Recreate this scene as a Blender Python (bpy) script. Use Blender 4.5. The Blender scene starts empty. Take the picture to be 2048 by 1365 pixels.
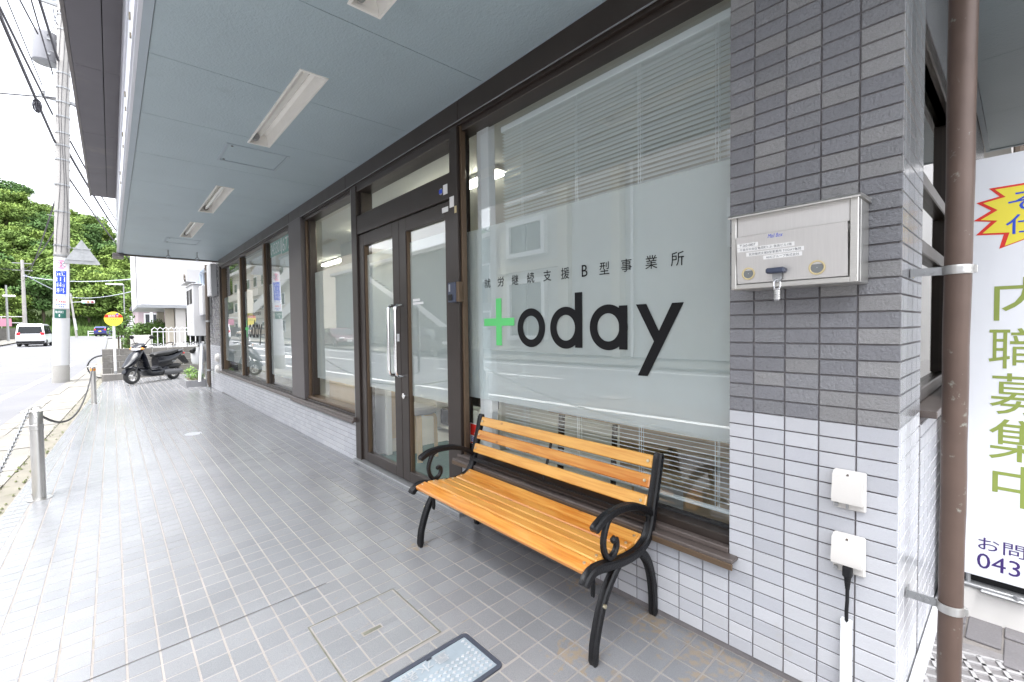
import bpy, bmesh, math, random
from mathutils import Vector, Matrix
random.seed(7)
PI = math.pi
SC = bpy.context.scene
COL = SC.collection

# ------------------------------------------------------------------ camera, sky, sun, exposure
cam = bpy.data.cameras.new('camera'); cam.sensor_width = 36.0; cam.lens = 15.912
cam.clip_start = 0.02; cam.clip_end = 3000
cam_ob = bpy.data.objects.new('camera', cam); COL.objects.link(cam_ob)
_r = Vector((0.66318579, 0.74835648, -0.01213204)); _u = Vector((-0.01465929, 0.02919384, 0.99946627)); _f = Vector((-0.74831124, 0.66265398, -0.03033131))
cam_ob.matrix_world = Matrix(((_r.x, _u.x, -_f.x, 0.0), (_r.y, _u.y, -_f.y, -1.72275), (_r.z, _u.z, -_f.z, 1.23202), (0, 0, 0, 1)))
SC.camera = cam_ob

SUN_EL, SUN_AZ = math.radians(72), math.radians(200)      # overcast: a very wide, weak sun over the street
W = bpy.data.worlds.new('World'); SC.world = W; W.use_nodes = True
nt = W.node_tree; nt.nodes.clear()
n_out = nt.nodes.new('ShaderNodeOutputWorld'); n_bg = nt.nodes.new('ShaderNodeBackground')
n_sky = nt.nodes.new('ShaderNodeTexSky'); n_sky.sky_type = 'NISHITA'; n_sky.sun_disc = False
n_sky.sun_elevation = SUN_EL; n_sky.sun_rotation = SUN_AZ; n_sky.air_density = 1.0; n_sky.dust_density = 3.0; n_sky.ozone_density = 1.0
n_bw = nt.nodes.new('ShaderNodeRGBToBW'); n_mix = nt.nodes.new('ShaderNodeMix'); n_mix.data_type = 'RGBA'
n_tint = nt.nodes.new('ShaderNodeMix'); n_tint.data_type = 'RGBA'; n_tint.blend_type = 'MULTIPLY'; n_tint.inputs[0].default_value = 1.0
n_tint.inputs[7].default_value = (0.97, 0.99, 1.03, 1)
n_mix.inputs[0].default_value = 0.9                          # cloud cover: the blue goes to white
nt.links.new(n_sky.outputs[0], n_bw.inputs[0]); nt.links.new(n_bw.outputs[0], n_tint.inputs[6])
nt.links.new(n_sky.outputs[0], n_mix.inputs[6]); nt.links.new(n_tint.outputs[2], n_mix.inputs[7])
nt.links.new(n_mix.outputs[2], n_bg.inputs[0]); n_bg.inputs[1].default_value = 0.15
nt.links.new(n_bg.outputs[0], n_out.inputs[0])
sun = bpy.data.lights.new('sun', 'SUN'); sun.energy = 0.8; sun.angle = math.radians(40); sun.color = (1.0, 0.97, 0.93)
sun_ob = bpy.data.objects.new('sun', sun); COL.objects.link(sun_ob)
# sun stands over the street (-y) and a little behind the camera (+x)
_sd = Vector((0.35, -0.75, 0)).normalized() * math.cos(SUN_EL) + Vector((0, 0, math.sin(SUN_EL)))
sun_ob.rotation_euler = _sd.to_track_quat('Z', 'Y').to_euler()
n_sky.sun_rotation = math.atan2(_sd.x, _sd.y)
SC.view_settings.view_transform = 'Standard'; SC.view_settings.look = 'None'
SC.view_settings.exposure = 2.86; SC.view_settings.gamma = 1.0; SC.view_settings.use_curve_mapping = False
SC.cycles.max_bounces = 9; SC.cycles.diffuse_bounces = 5; SC.cycles.glossy_bounces = 5; SC.cycles.transparent_max_bounces = 24
SC.cycles.caustics_reflective = False; SC.cycles.caustics_refractive = False
SC.cycles.use_denoising = True; SC.cycles.sample_clamp_indirect = 6.0

# ------------------------------------------------------------------ materials
MATS = {}
def mat(name, base, rough=0.5, metal=0.0, var=0.0, vscale=8.0, bump=0.0, bscale=60.0, rand=0.0, coat=0.0, spec=0.5,
        spots=None, speck=0.0, sscale=300.0, stretch=None, emit=None, rvar=0.0, double=None):
    """Principled material; var = broad colour mottling, speck = fine speckle, rand = per-object value change."""
    m = bpy.data.materials.new(name); m.use_nodes = True; t = m.node_tree; N = t.nodes; L = t.links
    b = N['Principled BSDF']
    b.inputs['Roughness'].default_value = rough; b.inputs['Metallic'].default_value = metal
    b.inputs['Specular IOR Level'].default_value = spec
    if coat: b.inputs['Coat Weight'].default_value = coat; b.inputs['Coat Roughness'].default_value = 0.12
    if emit:
        b.inputs['Emission Color'].default_value = (*emit[0], 1); b.inputs['Emission Strength'].default_value = emit[1]
    geo = N.new('ShaderNodeNewGeometry'); pos = geo.outputs['Position']
    if stretch:
        mp = N.new('ShaderNodeMapping'); mp.inputs['Scale'].default_value = stretch; L.new(pos, mp.inputs['Vector']); pos = mp.outputs[0]
    def noise(scale, detail=3.0, rgh=0.55):
        n = N.new('ShaderNodeTexNoise'); n.inputs['Scale'].default_value = scale; n.inputs['Detail'].default_value = detail
        n.inputs['Roughness'].default_value = rgh; L.new(pos, n.inputs['Vector']); return n.outputs[0]
    def math_(op, a, bb, c=None):
        n = N.new('ShaderNodeMath'); n.operation = op
        for i, x in enumerate((a, bb, c)):
            if x is None: continue
            if isinstance(x, (int, float)): n.inputs[i].default_value = x
            else: L.new(x, n.inputs[i])
        return n.outputs[0]
    col = None
    if var or speck or rand:
        f = None
        def mul(f, g): return g if f is None else math_('MULTIPLY', f, g)
        if var: f = mul(f, math_('MULTIPLY_ADD', noise(vscale), 2.6 * var, 1 - 1.3 * var))
        if speck: f = mul(f, math_('MULTIPLY_ADD', noise(sscale, 2.0, 0.7), 3.2 * speck, 1 - 1.6 * speck))
        if rand:
            oi = N.new('ShaderNodeObjectInfo'); f = mul(f, math_('MULTIPLY_ADD', oi.outputs['Random'], 2 * rand, 1 - rand))
        vm = N.new('ShaderNodeVectorMath'); vm.operation = 'SCALE'; vm.inputs[0].default_value = base[:3]; L.new(f, vm.inputs['Scale'])
        col = vm.outputs[0]
    if spots:                                   # (colour, scale, threshold, strength): stains with a shape of their own
        sc, sscl, th, st = spots
        nz = noise(sscl, 4.0, 0.65)
        mr = N.new('ShaderNodeMapRange'); mr.inputs[1].default_value = th; mr.inputs[2].default_value = th + 0.09
        mr.inputs[3].default_value = 0; mr.inputs[4].default_value = st; L.new(nz, mr.inputs[0])
        mx = N.new('ShaderNodeMix'); mx.data_type = 'RGBA'; L.new(mr.outputs[0], mx.inputs[0])
        if col is not None: L.new(col, mx.inputs[6])
        else: mx.inputs[6].default_value = (*base[:3], 1)
        mx.inputs[7].default_value = (*sc, 1); col = mx.outputs[2]
    if col is not None: L.new(col, b.inputs['Base Color'])
    else: b.inputs['Base Color'].default_value = (*base[:3], 1)
    if rvar: L.new(math_('MULTIPLY_ADD', noise(vscale * 0.7 + 1), 2 * rvar, rough - rvar), b.inputs['Roughness'])
    if bump:
        bp = N.new('ShaderNodeBump'); bp.inputs['Strength'].default_value = bump; bp.inputs['Distance'].default_value = 0.004
        L.new(noise(bscale, 3.0, 0.6), bp.inputs['Height']); L.new(bp.outputs[0], b.inputs['Normal'])
    MATS[name] = m; return m

def schlick(t, f0=0.16):
    N, L = t.nodes, t.links
    g = N.new('ShaderNodeNewGeometry'); d = N.new('ShaderNodeVectorMath'); d.operation = 'DOT_PRODUCT'
    L.new(g.outputs['Incoming'], d.inputs[0]); L.new(g.outputs['Normal'], d.inputs[1])
    a = N.new('ShaderNodeMath'); a.operation = 'ABSOLUTE'; L.new(d.outputs['Value'], a.inputs[0])
    s = N.new('ShaderNodeMath'); s.operation = 'SUBTRACT'; s.inputs[0].default_value = 1.0; L.new(a.outputs[0], s.inputs[1])
    p = N.new('ShaderNodeMath'); p.operation = 'POWER'; L.new(s.outputs[0], p.inputs[0]); p.inputs[1].default_value = 4.2
    q = N.new('ShaderNodeMath'); q.operation = 'MULTIPLY_ADD'; L.new(p.outputs[0], q.inputs[0]); q.inputs[1].default_value = 1 - f0; q.inputs[2].default_value = f0
    return q.outputs[0]

def glass_mat(name, tint, f0=0.16, rough=0.0):
    m = bpy.data.materials.new(name); m.use_nodes = True; t = m.node_tree; N, L = t.nodes, t.links; N.remove(N['Principled BSDF'])
    tr = N.new('ShaderNodeBsdfTransparent'); tr.inputs[0].default_value = (*tint, 1)
    gl = N.new('ShaderNodeBsdfGlossy'); gl.inputs['Roughness'].default_value = rough
    mx = N.new('ShaderNodeMixShader'); L.new(schlick(t, f0), mx.inputs[0]); L.new(tr.outputs[0], mx.inputs[1]); L.new(gl.outputs[0], mx.inputs[2])
    L.new(mx.outputs[0], N['Material Output'].inputs[0]); MATS[name] = m; return m
glass_mat('glass', (0.96, 0.985, 0.975)); glass_mat('glass_dark', (0.25, 0.28, 0.3))
def film_mat():
    m = bpy.data.materials.new('frosted_film'); m.use_nodes = True; t = m.node_tree; N, L = t.nodes, t.links; N.remove(N['Principled BSDF'])
    tr = N.new('ShaderNodeBsdfTransparent'); tr.inputs[0].default_value = (0.93, 0.97, 0.96, 1)
    df = N.new('ShaderNodeBsdfDiffuse'); df.inputs[0].default_value = (0.88, 0.97, 1.0, 1)
    tl = N.new('ShaderNodeBsdfTranslucent'); tl.inputs[0].default_value = (0.86, 0.90, 0.91, 1)
    a = N.new('ShaderNodeMixShader'); a.inputs[0].default_value = 0.35; L.new(df.outputs[0], a.inputs[1]); L.new(tl.outputs[0], a.inputs[2])
    b = N.new('ShaderNodeMixShader'); b.inputs[0].default_value = 0.54; L.new(tr.outputs[0], b.inputs[1]); L.new(a.outputs[0], b.inputs[2])
    L.new(b.outputs[0], N['Material Output'].inputs[0]); MATS['film'] = m
film_mat()

mat('tile_dark_blue', (0.178, 0.178, 0.190), 0.22, bump=1.0, bscale=120, speck=0.12, sscale=420, rand=0.09, var=.05)
mat('tile_dark_brown', (0.225, 0.221, 0.221), 0.36, bump=1.0, bscale=120, speck=0.26, sscale=480, rand=0.08, var=.05)
mat('tile_dark_grey', (0.198, 0.198, 0.207), 0.20, bump=1.2, bscale=110, speck=0.16, sscale=460, rand=0.10, var=.05)
mat('tile_side_dark_sheen', (0.22, 0.222, 0.23), 0.16, bump=.12, bscale=110, speck=.15, sscale=450, var=.05)
mat('tile_side_white_sheen', (0.54, 0.545, 0.565), 0.18, bump=.12, bscale=160, speck=.05, sscale=420)  # side copies of the front tiles, paler: side face's sheen put into colour
mat('tile_white', (0.445, 0.45, 0.475), 0.28, bump=0.25, bscale=160, speck=0.05, sscale=420, rand=0.06, var=.05, vscale=3, spots=((0.40, 0.37, 0.33), 5, .64, .35))
mat('tile_white_b', (0.415, 0.42, 0.447), 0.30, bump=0.25, bscale=160, speck=0.06, sscale=420, rand=0.06, var=.05, vscale=3, spots=((0.40, 0.37, 0.33), 5, .64, .35))
mat('tile_white_c', (0.47, 0.473, 0.493), 0.28, bump=0.25, bscale=160, speck=0.04, sscale=420, rand=0.06, var=.05, vscale=3, spots=((0.40, 0.37, 0.33), 5, .64, .35))
mat('grout_dark', (0.15, 0.138, 0.14), 0.9, var=0.2, vscale=20, speck=.1)
mat('grout_floor', (0.205, 0.188, 0.176), 0.9, var=0.22, vscale=6, speck=.12, spots=((0.16, 0.14, 0.11), 9.0, 0.60, 0.6))
mat('moss_joint', (0.10, 0.10, 0.078), 0.95, var=0.35, vscale=30, speck=.2)
for i, c in enumerate(((0.160, 0.164, 0.172), (0.166, 0.170, 0.178), (0.172, 0.175, 0.182))):
    mat('paving_tile_%s' % 'abc'[i], c, 0.23, bump=0.12, bscale=260, speck=0.26, sscale=330, spec=1.0, rand=0.05, var=0.13, vscale=1.9, rvar=.08,
        spots=((0.30, 0.21, 0.10), 7.5, 0.72, 0.25))
def rust_marks(m, pts):
    """ochre rust blotches on the tiles round the bench feet and along the wall foot"""
    t = m.node_tree; N, L = t.nodes, t.links; b = N['Principled BSDF']; g = N.new('ShaderNodeNewGeometry'); acc = None
    for p, r in pts:
        d = N.new('ShaderNodeVectorMath'); d.operation = 'DISTANCE'; L.new(g.outputs['Position'], d.inputs[0]); d.inputs[1].default_value = p
        q = N.new('ShaderNodeMapRange'); q.inputs[1].default_value = 0; q.inputs[2].default_value = r; q.inputs[3].default_value = 1; q.inputs[4].default_value = 0; L.new(d.outputs['Value'], q.inputs[0])
        if acc is None: acc = q.outputs[0]
        else: mx = N.new('ShaderNodeMath'); mx.operation = 'MAXIMUM'; L.new(acc, mx.inputs[0]); L.new(q.outputs[0], mx.inputs[1]); acc = mx.outputs[0]
    n = N.new('ShaderNodeTexNoise'); n.inputs['Scale'].default_value = 34; n.inputs['Detail'].default_value = 4; L.new(g.outputs['Position'], n.inputs['Vector'])
    s = N.new('ShaderNodeMath'); s.operation = 'MULTIPLY_ADD'; L.new(acc, s.inputs[0]); s.inputs[1].default_value = 0.34; L.new(n.outputs[0], s.inputs[2])
    r = N.new('ShaderNodeMapRange'); r.inputs[1].default_value = 0.70; r.inputs[2].default_value = 0.84; r.inputs[4].default_value = 0.40; L.new(s.outputs[0], r.inputs[0])
    mx = N.new('ShaderNodeMix'); mx.data_type = 'RGBA'; L.new(r.outputs[0], mx.inputs[0]); src = b.inputs['Base Color'].links[0].from_socket
    L.new(src, mx.inputs[6]); mx.inputs[7].default_value = (0.30, 0.195, 0.075, 1); L.new(mx.outputs[2], b.inputs['Base Color'])
for i in 'abc': rust_marks(MATS['paving_tile_'+i], [((-1.12,-.42,-.02),.17), ((-.95,-.47,-.02),.17), ((-2.31,-.43,-.03),.13), ((-1.03,-.06,0),.22), ((-.75,-.08,0),.26), ((-.45,-.10,0),.28), ((-1.4,-.05,0),.15)])
mat('brown_frame', (0.044, 0.034, 0.029), 0.34, metal=0.35, var=0.12, vscale=5, rvar=.06)
mat('bronze_frame', (0.13, 0.087, 0.055), 0.32, metal=0.4, var=0.10, vscale=5)
mat('grey_column', (0.105, 0.092, 0.092), 0.4, metal=0.2, var=0.08, vscale=4)
mat('sill_metal', (0.12, 0.098, 0.088), 0.35, metal=0.3, var=0.2, vscale=9, spots=((0.2, 0.18, 0.165), 12, .6, .4))
mat('rubber', (0.022, 0.022, 0.023), 0.6)
mat('soffit_paint', (0.36, 0.44, 0.48), 0.40, bump=0.9, bscale=75, var=0.09, vscale=1.3, spots=((0.29, 0.35, 0.38), 2.3, 0.62, 0.4))
mat('soffit_trim', (0.36, 0.42, 0.47), 0.45, var=.05)
mat('soffit_void', (0.03, 0.03, 0.033), 0.9)  # near-black: shade of the hollows behind panels put into the colour
mat('fascia_metal', (0.62, 0.63, 0.68), 0.33, metal=0.25, var=0.08, vscale=1.2)
mat('eave_board', (0.105, 0.098, 0.11), 0.6, var=0.22, vscale=1.3, spots=((0.20, 0.18, 0.14), 0.8, .60, .5))
mat('clip_rust', (0.26, 0.23, 0.17), 0.7, var=.3, vscale=60)
mat('light_housing', (0.82, 0.80, 0.76), 0.45, var=.06)
mat('light_reflector', (0.80, 0.785, 0.75), 0.35, var=.05)
mat('tube_glass', (0.80, 0.80, 0.78), 0.25)
mat('tube_lit', (0.9, 0.9, 0.85), 0.4, emit=((1.0, 0.97, 0.84), 5.0))
mat('socket_brown', (0.09, 0.07, 0.055), 0.5)
mat('black_iron', (0.006, 0.006, 0.007), 0.38, bump=0.5, bscale=140, spec=.32)
mat('steel', (0.55, 0.54, 0.52), 0.30, metal=0.9, var=0.08, vscale=9)
mat('chrome', (0.75, 0.75, 0.76), 0.14, metal=1.0)
mat('stainless', (0.60, 0.585, 0.555), 0.30, metal=0.85, var=0.07, vscale=7, stretch=(2, 2, 60))
mat('stainless_flap', (0.62, 0.60, 0.58), 0.36, metal=0.8, var=0.05, vscale=6, stretch=(60, 2, 2))
mat('galvanised', (0.33, 0.335, 0.34), 0.45, metal=0.6, var=0.15, vscale=14)
mat('bolt_zinc', (0.66, 0.60, 0.44), 0.35, metal=0.9)
mat('copper_pipe', (0.112, 0.074, 0.058), 0.42, metal=0.25, var=0.22, vscale=7, rvar=.1, spots=((0.34, 0.37, 0.32), 26, 0.635, 0.6), bump=.3, bscale=14)
mat('plastic_ivory', (0.62, 0.595, 0.56), 0.4, var=.03, spots=((.5, .42, .3), 45, .72, .4))
mat('plastic_white', (0.78, 0.79, 0.80), 0.4)
mat('plastic_black', (0.008, 0.008, 0.009), 0.5, spec=.3)
mat('plastic_navy', (0.04, 0.05, 0.085), 0.4)
mat('paper_white', (0.80, 0.80, 0.80), 0.6)
mat('label_white', (0.78, 0.77, 0.75), 0.55, spots=((.6, .55, .45), 40, .64, .4))
mat('ink_black', (0.005, 0.005, 0.006), 0.55, spec=.2)
mat('ink_grey', (0.10, 0.105, 0.12), 0.5)
mat('ink_green', (0.13, 0.60, 0.19), 0.35, spec=.25)
mat('ink_blue', (0.02, 0.07, 0.55), 0.5)
mat('ink_red', (0.70, 0.03, 0.02), 0.45)
mat('ink_olive', (0.25, 0.31, 0.065), 0.5)
mat('ink_violet', (0.045, 0.02, 0.14), 0.5)
mat('ink_yellow', (0.82, 0.70, 0.06), 0.5)
mat('ink_pink', (0.75, 0.30, 0.42), 0.5)
mat('plate_green', (0.02, 0.11, 0.085), 0.4)
mat('sign_green', (0.05, 0.30, 0.20), 0.45)
mat('banner_white', (0.74, 0.75, 0.78), 0.5, var=.03, vscale=3)
mat('ring_yellow', (0.55, 0.45, 0.25), 0.45)
mat('lens_grey', (0.17, 0.18, 0.18), 0.25)
mat('asphalt', (0.135, 0.135, 0.143), 0.9, var=0.14, vscale=0.9, speck=0.2, sscale=70, bump=.2, bscale=60)
mat('road_paint', (0.78, 0.78, 0.77), 0.7, var=0.10, vscale=6)
mat('kerb_concrete', (0.20, 0.19, 0.17), 0.9, var=0.18, vscale=5, speck=0.22, sscale=90, rand=.10, spots=((0.10, 0.10, 0.07), 6, .62, .5))
mat('moss', (0.085, 0.10, 0.035), 0.95, var=.35, vscale=30)
mat('gutter_bed', (0.17, 0.158, 0.13), 0.95, var=.25, vscale=6, spots=((.07,.08,.03), 7, .58, .6))
mat('tank_grey', (0.20, 0.20, 0.215), 0.5)
mat('joint_dark', (0.045, 0.04, 0.038), 0.9)
mat('soil', (0.09, 0.07, 0.05), 0.95, var=.3)
mat('concrete', (0.34, 0.33, 0.31), 0.85, var=0.16, vscale=2.5, speck=.10, sscale=60)
mat('concrete_pole', (0.36, 0.345, 0.33), 0.75, var=0.10, vscale=2, speck=.06, sscale=40)
mat('concrete_block', (0.15, 0.142, 0.132), 0.92, var=0.28, vscale=4, speck=0.2, sscale=80, rand=.12, spots=((0.07, 0.065, 0.05), 3.2, .56, .6))
mat('concrete_white', (0.62, 0.60, 0.57), 0.8, var=.1, vscale=4)
mat('lid_frame', (0.035, 0.04, 0.055), 0.55, speck=.15, sscale=300)
mat('lid_blue', (0.20, 0.235, 0.262), 0.5, var=.18, vscale=14, spots=((.3, .33, .36), 25, .6, .5))
mat('lid_stud', (0.30, 0.31, 0.32), 0.5, var=.2, vscale=30)
mat('grid_pale', (0.36, 0.35, 0.35), 0.6, var=.15, vscale=20)
mat('iron_grey', (0.22, 0.21, 0.21), 0.55, metal=.2, var=.2, vscale=16)
mat('siding_white', (0.72, 0.72, 0.735), 0.5, var=.03)
mat('paint_white', (0.75, 0.75, 0.76), 0.4, var=.05)
mat('box_white', (0.50, 0.50, 0.51), 0.42, var=.04)
mat('box_grey', (0.30, 0.31, 0.33), 0.45, var=.05)
mat('pipe_blue', (0.36, 0.42, 0.50), 0.45)
mat('pink_siding', (0.34, 0.27, 0.29), 0.7, var=.06)
mat('cream_wall', (0.56, 0.51, 0.43), 0.8, var=.08, vscale=1.5)
mat('beige_tile', (0.50, 0.48, 0.46), 0.55, var=.10, vscale=2.0)
mat('grey_render', (0.20, 0.215, 0.21), 0.8, var=.08, vscale=1.2)
mat('dark_roof', (0.06, 0.06, 0.065), 0.7)
mat('interior_white', (0.68, 0.68, 0.65), 0.7, var=.03)
mat('interior_ceiling', (0.62, 0.62, 0.58), 0.8)
mat('mat_green', (0.05, 0.13, 0.10), 0.9, var=.15, vscale=30)
mat('furniture_white', (0.74, 0.73, 0.69), 0.5, var=.03)
mat('fabric_grey', (0.42, 0.40, 0.37), 0.95, speck=.15, sscale=250)
mat('birch', (0.74, 0.53, 0.28), 0.45, var=.15, vscale=9, stretch=(6, 6, 1))
mat('desk_wood', (0.50, 0.36, 0.21), 0.5, var=.14, vscale=4, stretch=(1, 6, 6))
mat('carton', (0.62, 0.47, 0.30), 0.8, var=.08)
mat('bag_white', (0.70, 0.70, 0.69), 0.6, bump=.5, bscale=18)
mat('slat_white', (0.82, 0.87, 0.89), 0.38)
mat('car_white', (0.80, 0.80, 0.82), 0.22, coat=.6)
mat('car_beige', (0.62, 0.47, 0.34), 0.25, coat=.6)
mat('car_blue', (0.035, 0.045, 0.22), 0.25, coat=.6)
mat('car_maroon', (0.10, 0.02, 0.035), 0.22, coat=.8)
mat('car_black', (0.02, 0.021, 0.024), 0.2, coat=.8)
mat('car_window', (0.02, 0.024, 0.028), 0.08, spec=.8)
mat('lamp_red', (0.65, 0.02, 0.03), 0.25)
mat('lamp_clear', (0.75, 0.76, 0.78), 0.15)
mat('lamp_orange', (0.85, 0.32, 0.06), 0.25)
mat('signal_green', (0.05, 0.5, 0.32), 0.3, emit=((.1, .9, .5), 1.1)); mat('signal_amber', (0.32, 0.16, 0.04), 0.3); mat('signal_red', (0.25, 0.03, 0.05), 0.3)
mat('scooter_paint', (0.005, 0.006, 0.010), 0.24, coat=.15, spec=.3)
mat('scooter_seat', (0.008, 0.008, 0.009), 0.6, bump=.2, bscale=300)
mat('scooter_grey', (0.085, 0.085, 0.09), 0.45)
mat('leaf_a', (0.112, 0.172, 0.042), 0.85, spec=.15, var=.30, vscale=.35, speck=.25, sscale=2.2)
mat('leaf_b', (0.155, 0.22, 0.050), 0.85, spec=.15, var=.30, vscale=.35, speck=.25, sscale=2.2)
mat('leaf_c', (0.070, 0.128, 0.040), 0.85, spec=.15, var=.30, vscale=.35, speck=.25, sscale=2.2)
mat('leaf_hedge', (0.11, 0.20, 0.04), 0.6, var=.3, vscale=4, speck=.3, sscale=30)
mat('leaf_lime', (0.16, 0.30, 0.045), 0.55, var=.25, vscale=12, speck=.2, sscale=50)
mat('bark', (0.12, 0.095, 0.07), 0.9, var=.25, vscale=6)
mat('grass', (0.085, 0.15, 0.03), 0.9, var=.35, vscale=1.2, speck=.2, sscale=8)
mat('ground_mix', (0.17, 0.17, 0.155), 0.95, var=.2, vscale=.4)
mat('hill_floor', (0.05, 0.075, 0.025), 0.95, var=.3, vscale=.3)
mat('cable_black', (0.05, 0.048, 0.06), 0.6)
mat('cable_light', (0.42, 0.45, 0.52), 0.6)
mat('stone_paver', (0.15, 0.142, 0.146), 0.75, var=.15, vscale=8, speck=.15, sscale=150, rand=.1)

def wood_mat(name, c1, c2):
    m = bpy.data.materials.new(name); m.use_nodes = True; t = m.node_tree; N, L = t.nodes, t.links; b = N['Principled BSDF']
    g = N.new('ShaderNodeNewGeometry'); oi = N.new('ShaderNodeObjectInfo')
    ad = N.new('ShaderNodeVectorMath'); ad.operation = 'ADD'; sc = N.new('ShaderNodeVectorMath'); sc.operation = 'SCALE'; sc.inputs['Scale'].default_value = 1.0
    cx = N.new('ShaderNodeCombineXYZ'); mm = N.new('ShaderNodeMath'); mm.operation = 'MULTIPLY'; mm.inputs[1].default_value = 40.0
    L.new(oi.outputs['Random'], mm.inputs[0]); L.new(mm.outputs[0], cx.inputs[0]); L.new(mm.outputs[0], cx.inputs[2])
    L.new(g.outputs['Position'], ad.inputs[0]); L.new(cx.outputs[0], ad.inputs[1])
    mp = N.new('ShaderNodeMapping'); mp.inputs['Scale'].default_value = (1.6, 26, 26); L.new(ad.outputs[0], mp.inputs['Vector'])
    n1 = N.new('ShaderNodeTexNoise'); n1.inputs['Scale'].default_value = 2.2; n1.inputs['Detail'].default_value = 5; n1.inputs['Distortion'].default_value = 0.9; L.new(mp.outputs[0], n1.inputs['Vector'])
    mp2 = N.new('ShaderNodeMapping'); mp2.inputs['Scale'].default_value = (2.2, 7, 7); L.new(ad.outputs[0], mp2.inputs['Vector'])
    n2 = N.new('ShaderNodeTexNoise'); n2.inputs['Scale'].default_value = 1.3; n2.inputs['Detail'].default_value = 2; L.new(mp2.outputs[0], n2.inputs['Vector'])
    a = N.new('ShaderNodeMath'); a.operation = 'MULTIPLY_ADD'; L.new(n1.outputs[0], a.inputs[0]); a.inputs[1].default_value = 2.3; L.new(n2.outputs[0], a.inputs[2])
    a2 = N.new('ShaderNodeMath'); a2.operation = 'MULTIPLY_ADD'; L.new(oi.outputs['Random'], a2.inputs[0]); a2.inputs[1].default_value = 0.75; L.new(a.outputs[0], a2.inputs[2])
    r = N.new('ShaderNodeMapRange'); r.inputs[1].default_value = 1.45; r.inputs[2].default_value = 2.65; L.new(a2.outputs[0], r.inputs[0])
    mx = N.new('ShaderNodeMix'); mx.data_type = 'RGBA'; mx.inputs[6].default_value = (*c1, 1); mx.inputs[7].default_value = (*c2, 1); L.new(r.outputs[0], mx.inputs[0])
    vo = N.new('ShaderNodeTexVoronoi'); vo.inputs['Scale'].default_value = 1.0; mp3 = N.new('ShaderNodeMapping'); mp3.inputs['Scale'].default_value = (5.5, 9, 9)
    L.new(ad.outputs[0], mp3.inputs['Vector']); L.new(mp3.outputs[0], vo.inputs['Vector'])
    kr = N.new('ShaderNodeMapRange'); kr.inputs[1].default_value = 0.035; kr.inputs[2].default_value = 0.10; kr.inputs[3].default_value = 0.8; kr.inputs[4].default_value = 0; L.new(vo.outputs['Distance'], kr.inputs[0])
    k = N.new('ShaderNodeMix'); k.data_type = 'RGBA'; L.new(kr.outputs[0], k.inputs[0]); L.new(mx.outputs[2], k.inputs[6]); k.inputs[7].default_value = (0.17, 0.05, 0.012, 1)
    L.new(k.outputs[2], b.inputs['Base Color']); b.inputs['Roughness'].default_value = 0.32; b.inputs['Coat Weight'].default_value = 0.5; b.inputs['Coat Roughness'].default_value = 0.15
    bp = N.new('ShaderNodeBump'); bp.inputs['Strength'].default_value = 0.12; bp.inputs['Distance'].default_value = 0.002; L.new(n1.outputs[0], bp.inputs['Height']); L.new(bp.outputs[0], b.inputs['Normal'])
    MATS[name] = m
wood_mat('varnished_wood', (0.66, 0.355, 0.085), (0.46, 0.155, 0.018))

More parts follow.
